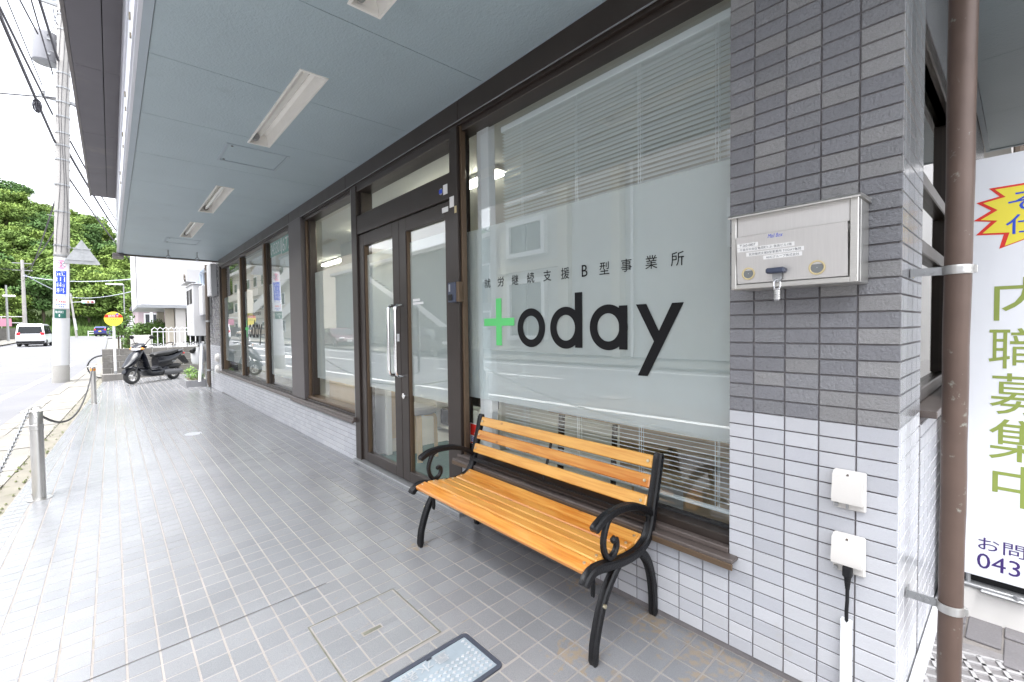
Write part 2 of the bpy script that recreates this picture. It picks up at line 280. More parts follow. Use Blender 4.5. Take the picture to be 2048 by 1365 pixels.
# ------------------------------------------------------------------ mesh builder
def V(*a): return Vector(a)
class MB:
    def __init__(s): s.v = []; s.f = []; s.mi = []
    def add(s, vs, fs, m=0):
        o = len(s.v); s.v += [tuple(p) for p in vs]; s.f += [tuple(i + o for i in f) for f in fs]; s.mi += [m] * len(fs); return s
    def box(s, x0, x1, y0, y1, z0, z1, m=0, b=0.0): return s.obox(((x0+x1)/2, (y0+y1)/2, (z0+z1)/2), ((1,0,0),(0,1,0),(0,0,1)), (abs(x1-x0)/2, abs(y1-y0)/2, abs(z1-z0)/2), m, b)
    def obox(s, c, ax, h, m=0, b=0.0):
        c = Vector(c); A = [Vector(a) for a in ax]
        if b <= 0:
            vs = [c + A[0]*h[0]*i + A[1]*h[1]*j + A[2]*h[2]*k for k in (-1,1) for j in (-1,1) for i in (-1,1)]
            return s.add(vs, [(0,2,3,1),(4,5,7,6),(0,1,5,4),(2,6,7,3),(0,4,6,2),(1,3,7,5)], m)
        b = min(b, min(h) * .98); vs = []; idx = {}
        for k in (-1,1):
            for j in (-1,1):
                for i in (-1,1):
                    for d in range(3):
                        q = [h[0]-b, h[1]-b, h[2]-b]; q[d] = h[d]
                        idx[(i,j,k,d)] = len(vs); vs.append(c + A[0]*q[0]*i + A[1]*q[1]*j + A[2]*q[2]*k)
        fs = []
        for sg in (-1,1):
            fs.append([idx[(sg,j,k,0)] for j,k in ((-1,-1),(1,-1),(1,1),(-1,1))][::sg])
            fs.append([idx[(i,sg,k,1)] for i,k in ((-1,-1),(1,-1),(1,1),(-1,1))][::-sg])
            fs.append([idx[(i,j,sg,2)] for i,j in ((-1,-1),(1,-1),(1,1),(-1,1))][::sg])
        for a in (-1,1):
            for c2 in (-1,1):
                fs.append([idx[(a,c2,-1,0)], idx[(a,c2,1,0)], idx[(a,c2,1,1)], idx[(a,c2,-1,1)]])
                fs.append([idx[(a,-1,c2,0)], idx[(a,1,c2,0)], idx[(a,1,c2,2)], idx[(a,-1,c2,2)]])
                fs.append([idx[(-1,a,c2,1)], idx[(1,a,c2,1)], idx[(1,a,c2,2)], idx[(-1,a,c2,2)]])
        for i in (-1,1):
            for j in (-1,1):
                for k in (-1,1): fs.append([idx[(i,j,k,0)], idx[(i,j,k,1)], idx[(i,j,k,2)]])
        return s.add(vs, fs, m)
    def beam(s, p0, p1, w, h, m=0, up=(0,0,1), b=0.0):
        p0, p1 = Vector(p0), Vector(p1); d = (p1-p0); L = d.length; d.normalize(); up = Vector(up)
        if abs(d.dot(up)) > .99: up = Vector((1,0,0))
        sx = d.cross(up).normalized(); uz = sx.cross(d)
        return s.obox((p0+p1)/2, (d, sx, uz), (L/2, w/2, h/2), m, b)
    def rings(s, rings, m=0, caps=True, closed=False):
        n = len(rings[0]); vs = [p for r in rings for p in r]; fs = []
        R = len(rings)
        for a in range(R if closed else R-1):
            b = (a+1) % R
            for i in range(n):
                j = (i+1) % n; fs.append((a*n+i, a*n+j, b*n+j, b*n+i))
        if caps and not closed: fs.append(tuple(range(n))[::-1]); fs.append(tuple((R-1)*n+i for i in range(n)))
        return s.add(vs, fs, m)
    def tube(s, pts, r, n=8, m=0, caps=True, closed=False):
        pts = [Vector(p) for p in pts]; R = r if isinstance(r, (list, tuple)) else [r]*len(pts); rg = []; prev = None
        for i, p in enumerate(pts):
            a = pts[i-1] if (i > 0 or closed) else p; b = pts[(i+1) % len(pts)] if (i < len(pts)-1 or closed) else p
            t = (b-a).normalized()
            if prev is None:
                ref = Vector((0,0,1)) if abs(t.z) < .9 else Vector((1,0,0)); nx = t.cross(ref).normalized()
            else: nx = (prev - t*prev.dot(t)).normalized()
            prev = nx; ny = t.cross(nx)
            rg.append([p + (nx*math.cos(2*PI*k/n) + ny*math.sin(2*PI*k/n))*R[i] for k in range(n)])
        return s.rings(rg, m, caps, closed)
    def cyl(s, p0, p1, r0, r1=None, n=16, m=0, caps=True): return s.tube([p0, p1], [r0, r0 if r1 is None else r1], n, m, caps)
    def lathe(s, prof, c=(0,0,0), axis='z', n=20, m=0, caps=True):
        rg = []
        for r, h in prof:
            ring = []
            for k in range(n):
                a = 2*PI*k/n; u, w = r*math.cos(a), r*math.sin(a)
                ring.append({'z': V(c[0]+u, c[1]+w, c[2]+h), 'y': V(c[0]+u, c[1]+h, c[2]+w), 'x': V(c[0]+h, c[1]+u, c[2]+w)}[axis])
            rg.append(ring)
        return s.rings(rg, m, caps)
    def prism(s, poly, fa, fb, m=0):
        """poly: 2D outline; fa/fb map a 2D point to the two end planes"""
        n = len(poly); vs = [fa(*p) for p in poly] + [fb(*p) for p in poly]
        fs = [tuple(range(n)), tuple(range(2*n-1, n-1, -1))] + [(i, i+n, (i+1) % n + n, (i+1) % n) for i in range(n)]
        return s.add(vs, fs, m)
    def ball(s, c, r, n=10, m=0):
        c = Vector(c); r = (r,)*3 if isinstance(r, (int, float)) else r; rg = []
        for i in range(n//2+1):
            a = PI*i/(n//2); rr = max(math.sin(a), .02)
            rg.append([c + V(r[0]*rr*math.cos(2*PI*k/n), r[1]*rr*math.sin(2*PI*k/n), -r[2]*math.cos(a)) for k in range(n)])
        return s.rings(rg, m)
    def xf(s, M, k0=0):
        for i in range(k0, len(s.v)): s.v[i] = tuple(M @ Vector(s.v[i]))
        return s
    def mesh(s, name, mats, smooth=35, recalc=True):
        me = bpy.data.meshes.new(name); me.from_pydata(s.v, [], s.f)
        for mm in mats: me.materials.append(MATS[mm] if isinstance(mm, str) else mm)
        if any(s.mi): me.polygons.foreach_set('material_index', s.mi)
        if recalc:
            bm = bmesh.new(); bm.from_mesh(me); bmesh.ops.recalc_face_normals(bm, faces=bm.faces); bm.to_mesh(me); bm.free()
        if smooth:
            me.polygons.foreach_set('use_smooth', [True]*len(me.polygons)); me.set_sharp_from_angle(angle=math.radians(smooth))
        me.update(); return me
    def build(s, name, mats, parent=None, smooth=35, recalc=True, loc=None, local=False, **kw):
        if isinstance(mats, str): mats = [mats]
        base = world_loc(parent) if parent is not None else (Vector(loc) if loc is not None else None)
        if base is not None and not local: s.v = [tuple(Vector(p) - base) for p in s.v]
        o = bpy.data.objects.new(name, s.mesh(name, mats, smooth, recalc)); COL.objects.link(o)
        if parent is not None: o.parent = parent
        elif base is not None: o.location = base
        props(o, **kw); return o
def world_loc(o):
    p = Vector((0,0,0))
    while o is not None: p += o.location; o = o.parent
    return p
def props(o, label=None, cat=None, group=None, kind=None):
    if label: o['label'] = label
    if cat: o['category'] = cat
    if group: o['group'] = group
    if kind: o['kind'] = kind
    return o
def thing(name, label, cat, loc=(0,0,0), rz=0.0, group=None):
    o = bpy.data.objects.new(name, None); o.empty_display_size = .2; COL.objects.link(o); o.location = loc; o.rotation_euler = (0,0,rz)
    return props(o, label, cat, group)
def inst(name, me, parent, loc=(0,0,0), rot=None, **kw):
    o = bpy.data.objects.new(name, me); COL.objects.link(o); o.parent = parent; o.location = loc
    if rot: o.rotation_euler = rot
    return props(o, **kw)
def dup(src, loc, rz=None, label=None, group=None, scale=None):
    def cp(o, par):
        c = o.copy(); COL.objects.link(c)
        if par is not None: c.parent = par
        for ch in list(o.children): cp(ch, c)
        return c
    c = cp(src, None); c.location = loc
    if rz is not None: c.rotation_euler = (0,0,rz)
    if scale: c.scale = scale
    if label: c['label'] = label
    if group: c['group'] = group
    return c
def rect_sub(r, holes):
    """rectangle (x0,x1,y0,y1) minus holes -> list of rectangles"""
    out = [r]
    for h in holes:
        nxt = []
        for a in out:
            x0, x1, y0, y1 = a; hx0, hx1, hy0, hy1 = h
            if hx0 >= x1 or hx1 <= x0 or hy0 >= y1 or hy1 <= y0: nxt.append(a); continue
            if hx0 > x0: nxt.append((x0, hx0, y0, y1))
            if hx1 < x1: nxt.append((hx1, x1, y0, y1))
            cx0, cx1 = max(x0, hx0), min(x1, hx1)
            if hy0 > y0: nxt.append((cx0, cx1, y0, hy0))
            if hy1 < y1: nxt.append((cx0, cx1, hy1, y1))
        out = nxt
    return out
def text_mesh(body, thick=0.0012, off=0.0, res=3):
    """outline text -> (verts normalised to the unit box, faces, aspect)"""
    cu = bpy.data.curves.new('lettering', 'FONT'); cu.body = body; cu.resolution_u = res; cu.offset = off; cu.fill_mode = 'FRONT'
    ob = bpy.data.objects.new('lettering', cu); COL.objects.link(ob); bpy.context.view_layer.update()
    me = bpy.data.meshes.new_from_object(ob.evaluated_get(bpy.context.evaluated_depsgraph_get()))
    xs = [v.co.x for v in me.vertices]; ys = [v.co.y for v in me.vertices]
    x0, x1, y0, y1 = min(xs), max(xs), min(ys), max(ys)
    vs = [((v.co.x-x0)/(x1-x0), (v.co.y-y0)/(y1-y0)) for v in me.vertices]; fs = [tuple(p.vertices) for p in me.polygons]
    bpy.data.objects.remove(ob); bpy.data.curves.remove(cu); bpy.data.meshes.remove(me)
    return vs, fs, (x1-x0)/(y1-y0)
def text(mb, body, x0, x1, z0, z1, fn, m=0, off=0.0):
    """lettering stretched to the box x0..x1, z0..z1 of the surface fn(x, z)"""
    vs, fs, asp = text_mesh(body, off=off)
    return mb.add([fn(x0+(x1-x0)*u, z0+(z1-z0)*w) for u, w in vs], fs, m)
def tz(x, y): return 0.0055*x + 0.0321*y                       # the paved forecourt falls towards the street
def rz(x):                                                      # the road
    if x > -18: return -0.093 + 0.0055*x
    z = -0.192 + 0.0067*(-18-x)
    if x < -58: z += 0.0045*(-58-x)
    if x < -125: z = -0.192 + .0067*107 + .0045*67
    return z
def edge_y(x): return -2.535 - 0.035*x                          # street edge of the forecourt

# ================================================================== SETTING: ground, road, forecourt
def sheet(name, xs, yf0, yf1, zf, m, kind='structure', ny=1, parent=None, nm=None):
    mb = MB(); n = ny+1; vs = []
    for x in xs:
        a, b = yf0(x), yf1(x)
        for j in range(n):
            y = a+(b-a)*j/ny; vs.append((x, y, zf(x, y)))
    fs = [(i*n+j, (i+1)*n+j, (i+1)*n+j+1, i*n+j+1) for i in range(len(xs)-1) for j in range(ny)]
    mb.add(vs, fs); return mb.build(name, m, parent, smooth=60, kind=kind)
XS = [140, 60, 30, 15, 8, 4, 0, -4, -8, -12, -16, -18, -22, -30, -40, -50, -58, -70, -85, -100, -112, -125, -160, -220, -320, -500]
sheet('ground', XS, lambda x: -420, lambda x: 420, lambda x, y: rz(x) - 0.10, 'ground_mix', ny=4)
def ye_near(x): return -3.33 - 0.042*x if x > -30 else -2.07 - .01*(x+30)*0
def yl(x, y0, s): return y0 + s*max(x, -40)                      # lane geometry follows the oblique street
RX = [60, 30, 15, 8, 4, 0, -4, -8, -12, -16, -18, -22, -30, -40, -50, -58, -70, -85, -100, -112]
road = sheet('road', RX, lambda x: yl(x, -11.1, -.052), lambda x: max(ye_near(x), -9) if x > -96 else 14, lambda x, y: rz(x) - .004, 'asphalt', ny=3)
def stripe(name, x0, x1, yf, w, n=24, dz=.0):
    xs = [x0+(x1-x0)*i/n for i in range(n+1)]
    return sheet(name, xs, lambda x: yf(x)-w/2, lambda x: yf(x)+w/2, lambda x, y: rz(x)+dz, 'road_paint', kind=None, parent=road)
stripe('edge_line', 30, -95, lambda x: yl(x, -4.18, -.044), .15, 40)
stripe('far_edge_line', 30, -95, lambda x: yl(x, -10.25, -.052), .15, 40)
for k in range(9): stripe('centre_dash', 12-10*k, 12-10*k-5.5, lambda x: yl(x, -7.32, -.048), .14, 6)
def flat_mark(name, poly):
    mb = MB(); mb.add([(x, y, rz(x)+.001) for x, y in poly], [tuple(range(len(poly)))]); return mb.build(name, 'road_paint', road, smooth=0)
flat_mark('diamond_mark', [(-27.9,-3.95),(-25.4,-4.5),(-22.9,-5.0),(-25.4,-5.5)][:3] + [(-24.6,-5.3),(-24.2,-5.05),(-26.4,-4.45)][:0] + [(-25.9,-5.35)])
flat_mark('arrow_mark', [(-40.7,-5.9),(-36.5,-5.75),(-36.5,-5.4),(-34.8,-6.0),(-36.5,-6.6),(-36.5,-6.2),(-40.7,-6.1)])
sheet('far_pavement', RX[:-2], lambda x: yl(x, -13.4, -.052), lambda x: yl(x, -11.1, -.052), lambda x, y: rz(x)+.10, 'kerb_concrete')
mb = MB(); mb.lathe([(.30,0),(.30,.006),(.24,.006),(.24,.003)], (-5.13,-5.25,rz(-5.1)), n=28)
mb.build('road_manhole', ['iron_grey'], label='round iron manhole cover set into the near lane of the road', cat='manhole cover', loc=(-5.13,-5.25,rz(-5.1)))

# concrete drain slabs along the forecourt edge
gut = sheet('gutter', [4, 0, -4, -8, -12, -16, -18.5, -24, -34], lambda x: ye_near(x), lambda x: edge_y(x)-.005, lambda x, y: rz(x)+.002, 'gutter_bed')
x = 1.2
cnt = 0
while x > -26:
    L = .60
    for a, b in ((0.155, .60), (.61, .80)):
        mb = MB(); z = rz(x-.3)+.012
        p = [(x-.006, edge_y(x)-a), (x-L+.006, edge_y(x-L)-a), (x-L+.006, edge_y(x-L)-b), (x-.006, edge_y(x)-b)]
        jz = random.uniform(-.006, .006)
        mb.prism(p, lambda px, py: (px, py, rz(px)-.02), lambda px, py: (px, py, rz(px)+.014+jz))
        mb.build('drain_slab', 'kerb_concrete', gut, smooth=0)
    x -= L
mb = MB()
x = 2.0
while x > -20:                                                     # narrow strip between tiles and slabs: weeds and moss
    w = random.uniform(.006, .022)*(1.6 if -9 < x < -3 else .9); o = random.choice((random.uniform(.0,.02), random.uniform(.125,.15), random.uniform(0,.15))); y = edge_y(x)-.02-o; z = rz(x)+.01
    n = 6; pts = [(x+.5*w*random.uniform(.6,2.6)*math.cos(2*PI*k/n), y+.5*w*random.uniform(.6,1.2)*math.sin(2*PI*k/n)) for k in range(n)]
    mb.add([(a, b, z) for a, b in pts]+[(x, y, z+random.uniform(.004,.016))], [(k, (k+1) % n, n) for k in range(n)])
    x -= random.choice((.02, .04, .07, .11))
mb.build('moss', 'moss', kind='stuff', recalc=False)

# forecourt: grout bed, 300 nearest tiles one by one, the rest joined
fore = sheet('forecourt', [3, 0, -3, -6, -9, -12, -15, -17.3], lambda x: edge_y(x), lambda x: .16, lambda x, y: tz(x, y)-.0016, 'grout_floor')
sheet('forecourt_kerb', [3, 0, -3, -6, -9, -12, -15, -17.3], lambda x: edge_y(x)-.002, lambda x: edge_y(x), lambda x, y: tz(x, y)-.0035-(.16 if y < edge_y(x)-.001 else 0), 'grout_floor', kind=None, parent=fore)
PX, PY, OX, OY = .10434, .10222, -1.57555, -.58888
JX, JY = .0064, .0068
LID = (-2.022, -1.587, -1.128, -.728); BOX = (-1.520, -1.255, -1.115, -.655); ROUND = (-7.06, -6.86, -1.07, -.87)
def tile_piece(mb, x0, x1, y0, y1, m, ox=0., oy=0., oz=0., b=.0011):
    def P(x, y, d): return (x-ox, y-oy, tz(x, y)-oz+d)
    if x1-x0 < .012 or y1-y0 < .012: return
    vs = [P(x0,y0,-.002),P(x1,y0,-.002),P(x1,y1,-.002),P(x0,y1,-.002),P(x0+b,y0+b,.0),P(x1-b,y0+b,0),P(x1-b,y1-b,0),P(x0+b,y1-b,0)]
    mb.add(vs, [(4,5,6,7),(0,1,5,4),(1,2,6,5),(2,3,7,6),(3,0,4,7)], m)
tile_me = []
for i in range(3):
    mb = MB(); tile_piece(mb, 0, PX-JX, 0, PY-JY, 0); tile_me.append(mb.mesh('paving_tile', ['paving_tile_'+'abc'[i]], 0, False))
M3 = _f; cell = []; rest = MB()
def proj(p):
    d = Vector(p)-Vector((0,-1.72275,1.23202)); w = d.dot(_f)
    return (1024+905.2*d.dot(_r)/w, 682.5-905.2*d.dot(_u)/w, w) if w > .05 else (0, 0, -1)
border = .125
for i in range(-150, 44):
    for j in range(-22, 7):
        x0, y0 = OX+i*PX+JX/2, OY+j*PY+JY/2; x1, y1 = x0+PX-JX, y0+PY-JY
        y1 = min(y1, -.004)
        if y1-y0 < .02: continue
        if x0 < -.235-.0 and False: continue
        e0 = max(edge_y(x0), edge_y(x1))+border
        if y0 < e0: y0 = e0
        if y1-y0 < .012: continue
        rs = rect_sub((x0, x1, y0, y1), [LID, BOX])
        full = len(rs) == 1 and rs[0] == (x0, x1, y0, y1) and y0 == OY+j*PY+JY/2 and abs(y1-y0-PY+JY) < 1e-6
        c = ((x0+x1)/2, (y0+y1)/2); p = proj((*c, tz(*c)))
        if full and p[2] > 0 and -30 < p[0] < 2078 and -20 < p[1] < 1395: cell.append((p[2], x0, y0))
        else:
            for r in rs: tile_piece(rest, *r, random.randrange(3))
cell.sort()
for k, (d, x0, y0) in enumerate(cell):
    if k < 298: inst('paving_tile', tile_me[random.randrange(3)], fore, (x0, y0, tz(x0, y0)+random.uniform(-.0006,.0006)))
    else: tile_piece(rest, x0, x0+PX-JX, y0, y0+PY-JY, random.randrange(3))
x = 2.6                                                             # border row along the oblique edge
while x > -17.2:
    x1 = x-PX+JX; mid = edge_y((x+x1)/2)
    for a, b in ((.004, .058), (.062, border-.004)):
        vs = [(x, edge_y(x)+a), (x1, edge_y(x1)+a), (x1, edge_y(x1)+b), (x, edge_y(x)+b)]
        rest.add([(p, q, tz(p, q)) for p, q in vs]+[(p, q, tz(p, q)-.006) for p, q in vs], [(0,1,2,3),(0,4,5,1),(1,5,6,2),(2,6,7,3),(3,7,4,0)], random.randrange(3))
    x -= PX
rest.build('paving_tiles', ['paving_tile_a', 'paving_tile_b', 'paving_tile_c'], fore, smooth=0, kind='stuff')
sheet('alley_pavement', [-.235, .5, 1.5, 3], lambda x: -.02, lambda x: 8.0, lambda x, y: tz(x, y)-.006-.01*(y > 1), 'grout_floor', ny=8)
alley = bpy.data.objects['alley_pavement']
pv = MB(); pv.box(0, .094, 0, .194, -.006, .004, 0, .003); pv_me = pv.mesh('paver', ['stone_paver'])
for i in range(16):
    for j in range(6):
        xx, yy = -.23+i*.1, .0+j*.2+(.1 if i % 2 else 0)
        if (xx+.05+.02)**2+(yy+.1-.33)**2 < .34**2 or yy > .86: continue
        inst('paver', pv_me, alley, (xx, yy, tz(xx, yy)))

mb = MB(); mb.add([(-2.306+dx, y, tz(-2.306,y)+.0006) for dx, y in ((-.002,-2.32),(.002,-2.32),(.002,-.95),(-.002,-.95))], [(0,1,2,3)]); mb.build('expansion_joint', 'joint_dark', fore, smooth=0)
# round moulded manhole cover in the alley
t = thing('round_manhole_cover', 'round pale iron manhole cover with a square grid behind the downpipe', 'manhole cover', (-.02, .33, tz(0,.33)))
mb = MB(); mb.lathe([(.345,-.01),(.345,.008),(.305,.008),(.303,.004),(.0,.004)], (0,0,0), n=44, caps=False); mb.build('cover_plate', 'iron_grey', t, local=True)
mb = MB()
for i in range(-6, 7):
    for j in range(-6, 7):
        a = math.radians(20); px, py = i*.05, j*.05; x_, y_ = px*math.cos(a)-py*math.sin(a), px*math.sin(a)+py*math.cos(a)
        r_ = math.hypot(x_, y_)
        if r_ < .27 and r_ > .07:
            c_, s_ = math.cos(a), math.sin(a)
            for (dx, dy, hx, hy) in ((.025, 0, .006, .025), (0, .025, .025, .006)):
                mb.obox((x_+dx*c_-dy*s_, y_+dx*s_+dy*c_, .007), ((c_,s_,0),(-s_,c_,0),(0,0,1)), (hx, hy, .004))
mb.lathe([(.065,.003),(.065,.011),(.05,.011),(.05,.006)], (0,0,0), n=24)
mb.build('raised_grid', 'grid_pale', t, local=True, kind='stuff')

# tiled access lid with a thin edge frame
lx0, lx1, ly0, ly1 = LID
t = thing('tiled_access_lid', 'square tiled access lid with a mossy frame and finger slot in the forecourt', 'access lid', ((lx0+lx1)/2, (ly0+ly1)/2, tz((lx0+lx1)/2, (ly0+ly1)/2)))
mb = MB()
for a in ((lx0, lx1, ly0, ly0+.006), (lx0, lx1, ly1-.006, ly1), (lx0, lx0+.006, ly0+.006, ly1-.006), (lx1-.006, lx1, ly0+.006, ly1-.006)):
    tile_piece(mb, *a, 0, b=.0008) if False else mb.add([(p, q, tz(p, q)-.0005) for p, q in ((a[0],a[2]),(a[1],a[2]),(a[1],a[3]),(a[0],a[3]))], [(0,1,2,3)])
mb.build('lid_frame', 'moss_joint', t, smooth=0)
slot = (-1.817, -1.797, -.970, -.893)
mb = MB(); mb.add([(p, q, tz(p, q)-.001) for p, q in ((slot[0],slot[2]),(slot[1],slot[2]),(slot[1],slot[3]),(slot[0],slot[3]))], [(0,1,2,3)]); mb.build('finger_slot', 'moss_joint', t, smooth=0)
gx = [lx0+.009, -1.955, -1.853, -1.751, -1.650, lx1-.009]; gy = [ly0+.009, -1.012, -.914, -.815, ly1-.009]
for i in range(5):
    for j in range(4):
        for r in rect_sub((gx[i]+.002, gx[i+1]-.002, gy[j]+.003, gy[j+1]-.003), [(slot[0]-.006, slot[1]+.006, slot[2]-.006, slot[3]+.006)]):
            mb = MB(); tile_piece(mb, *r, 0); 
            if mb.v: mb.build('lid_tile', 'paving_tile_'+random.choice('bc'), t, smooth=0)

# blue water meter box lid
bx0, bx1, by0, by1 = -1.512, -1.263, -1.11, -.662
t = thing('water_meter_lid', 'pale blue studded meter box lid with a thick black rim below the bench', 'meter lid', ((bx0+bx1)/2, (by0+by1)/2, tz((bx0+bx1)/2, (by0+by1)/2)))
def rrect(x0, x1, y0, y1, r, n=5):
    out = []
    for cx, cy, a0 in ((x1-r, y1-r, 0), (x0+r, y1-r, PI/2), (x0+r, y0+r, PI), (x1-r, y0+r, 1.5*PI)):
        out += [(cx+r*math.cos(a0+PI/2*k/n), cy+r*math.sin(a0+PI/2*k/n)) for k in range(n+1)]
    return out
mb = MB(); o1 = rrect(bx0, bx1, by0, by1, .022); o2 = rrect(bx0+.018, bx1-.018, by0+.018, by1-.018, .008)
mb.rings([[(p, q, tz(p,q)-.006) for p, q in o1], [(p, q, tz(p,q)+.005) for p, q in o1], [(p, q, tz(p,q)+.005) for p, q in o2], [(p, q, tz(p,q)-.004) for p, q in o2]], caps=False); mb.build('rim', 'lid_frame', t)
mb = MB(); mb.prism(o2, lambda p, q: (p, q, tz(p,q)-.006), lambda p, q: (p, q, tz(p,q)+.001)); mb.build('cover', 'lid_blue', t, smooth=0)
mb = MB()
for i in range(9):
    for j in range(17):
        p, q = bx0+.034+i*.0222, by0+.036+j*.0235
        if p > bx1-.028 or q > by1-.03 or .075 < p-bx0 < .0 : continue
        if bx0+.022 < p < bx0+.085 and by0+.06 < q < by1-.05: continue
        s_ = .0075; mb.add([(p-s_,q,tz(p,q)+.001),(p,q-s_*1.3,tz(p,q)+.001),(p+s_,q,tz(p,q)+.001),(p,q+s_*1.3,tz(p,q)+.001)]+[(p-.8*s_,q,tz(p,q)+.004),(p,q-s_,tz(p,q)+.004),(p+.8*s_,q,tz(p,q)+.004),(p,q+s_,tz(p,q)+.004)], [(4,5,6,7),(0,1,5,4),(1,2,6,5),(2,3,7,6),(3,0,4,7)])
mb.build('studs', 'lid_stud', t, smooth=0, kind='stuff')
mb = MB(); text(mb, '量水器', 0, .20, 0, .048, lambda u, w: (bx0+.030+w, by1-.12-u, tz(bx0,by1-.12-u)+.0045)); mb.build('lid_lettering', 'lid_stud', t, smooth=0)
mb = MB(); mb.obox((bx0+.022, by0+.26, tz(bx0,by0+.26)+.006), ((1,0,0),(0,1,0),(0,0,1)), (.006,.010,.004)); mb.build('lid_catch', 'lid_frame', t, smooth=0)
mb = MB(); mb.lathe([(.10,-.004),(.10,.001),(.088,.001),(.0,.0015)], (-6.957,-.97,tz(-6.957,-.97)+.001), n=28, caps=False)
mb.build('floor_inspection_cap', 'box_grey', loc=(-6.957,-.97,tz(-6.957,-.97)), label='small round grey cap flush in the forecourt tiles far from the bench', cat='inspection cap')

# ================================================================== SHOP BUILDING
B = thing('shop_building', 'grey tiled shop with brown framed windows, frosted glass and a deep blue grey canopy', 'building', (-6, 2, 0))
GY = .09                                                            # glass plane
# --- pillar and wall tiles
TW, TH = .0965, .0465
def tile_mesh(w, h, m, name='wall_tile'):
    mb = MB(); d = .0035; b = .0016
    vs = [(0,0,0),(w,0,0),(w,0,h),(0,0,h),(b,-d,b),(w-b,-d,b),(w-b,-d,h-b),(b,-d,h-b)]
    mb.add(vs, [(4,5,6,7),(0,1,5,4),(1,2,6,5),(2,3,7,6),(3,0,4,7)]); return mb.mesh(name, [m], 0)
DARK = ['tile_dark_blue', 'tile_dark_brown', 'tile_dark_grey', 'tile_dark_blue']; WHITE = ['tile_white', 'tile_white_b', 'tile_white_c', 'tile_white_c']
mb = MB(); mb.box(-.7234, -.2415, .0015, .44, -.05, 2.72); pillar = mb.build('pillar', 'grout_dark', B, smooth=0)
mb = MB(); mb.box(-2.53, -.7234, .0015, .075, -.05, .372); dado = mb.build('window_dado', 'grout_dark', B, smooth=0)
mb = MB(); mb.box(-11.16, -4.19, .0015, .075, -.12, .395); dado2 = mb.build('long_dado', 'grout_dark', B, smooth=0)
mb = MB(); mb.box(-13.4, -11.16, .0015, .3, -.12, 2.75); endwall = mb.build('end_wall', 'grout_dark', B, smooth=0)
ROW0 = .916
def put(par, x, z, w, h, mats, pool, cache={}):
    m = random.choice(mats); k = (round(w, 4), round(h, 4), m)
    if k not in cache: cache[k] = tile_mesh(w, h, m)
    base = world_loc(par); inst('wall_tile', cache[k], par, (x-base.x, .0-base.y, z-base.z))
side = MB()
def side_tile(mb, y0, y1, z0, z1, m, x=-.2405):
    b, d = .0016, .0035
    vs = [(x,y0,z0),(x,y1,z0),(x,y1,z1),(x,y0,z1),(x+d,y0+b,z0+b),(x+d,y1-b,z0+b),(x+d,y1-b,z1-b),(x+d,y0+b,z1-b)]
    mb.add(vs, [(4,5,6,7),(0,1,5,4),(1,2,6,5),(2,3,7,6),(3,0,4,7)], m)
cols = [(-.7225, -.6398)]+[(-.638+.1*i+.00175, -.538+.1*i-.00175) for i in range(4)]
cols[-1] = (-.3363, -.2345)
PM = DARK[:3]+WHITE[:3]+['tile_side_dark_sheen', 'tile_side_white_sheen']
for k in range(-19, 36):
    z0 = ROW0+.05*k+.00175; z1 = z0+TH; dark = k >= 0
    if z1 > 2.70: z1 = 2.699
    if z0 < .004: z0 = .004
    if z1-z0 < .015: continue
    for (x0, x1) in cols: put(pillar, x0, z0, x1-x0, z1-z0, DARK if dark else WHITE, None)
    y = .0
    for w in (.048, .122-.048+.0, .0945, .0945, .0945):
        side_tile(side, y+.0018, y+w-.0018, z0, z1, 6 if dark else 7); y += w
for k in range(-19, -9):                                            # dado under the display window
    z0 = ROW0+.05*k+.00175; z1 = min(z0+TH, .330)
    if z0 < .004: z0 = .004
    if z1-z0 < .012: continue
    for i in range(18):
        x1 = -.7265-i*.1
        if i == 17: put(dado, x1-TW+.0, z0, TW, z1-z0, WHITE, None)
        elif k > -18 and i < 3: put(dado, x1-TW, z0, TW, z1-z0, WHITE, None)
        else:
            m = 3+random.randrange(3); x0 = x1-TW; d, b = .0035, .0016
            side.add([(x0,0,z0),(x1,0,z0),(x1,0,z1),(x0,0,z1),(x0+b,-d,z0+b),(x1-b,-d,z0+b),(x1-b,-d,z1-b),(x0+b,-d,z1-b)], [(4,5,6,7),(0,1,5,4),(1,2,6,5),(2,3,7,6),(3,0,4,7)], m)
def front_tiles(mb, xa, xb, za, zb, dark_from=ROW0, px=.1, pz=.05):
    k = math.floor((za-ROW0)/pz)
    while ROW0+pz*k < zb:
        z0, z1 = max(ROW0+pz*k+.0018, za), min(ROW0+pz*k+pz-.0018, zb); dark = k >= 0; k += 1
        if z1-z0 < .012: continue
        x1 = xb
        while x1 > xa+.02:
            x0 = max(x1-TW, xa); m = random.randrange(3)+(0 if dark else 3); d, b = .0035, .0016
            mb.add([(x0,0,z0),(x1,0,z0),(x1,0,z1),(x0,0,z1),(x0+b,-d,z0+b),(x1-b,-d,z0+b),(x1-b,-d,z1-b),(x0+b,-d,z1-b)], [(4,5,6,7),(0,1,5,4),(1,2,6,5),(2,3,7,6),(3,0,4,7)], m); x1 -= px
front_tiles(side, -11.15, -4.20, -.05, .352)
front_tiles(side, -13.39, -11.17, -.07, 2.69)
y = .02                                                             # end return of the long dado beside the door
for k in range(-19, -9):
    z0 = ROW0+.05*k+.0028; z1 = min(z0+TH, .352)
    if z0 < 0.0: z0 = 0.0
    if z1-z0 > .012: side_tile(side, .004, .074, z0, z1, 3+random.randrange(3), x=-4.189)
side.build('wall_tiles', PM, B, smooth=0, kind='stuff')
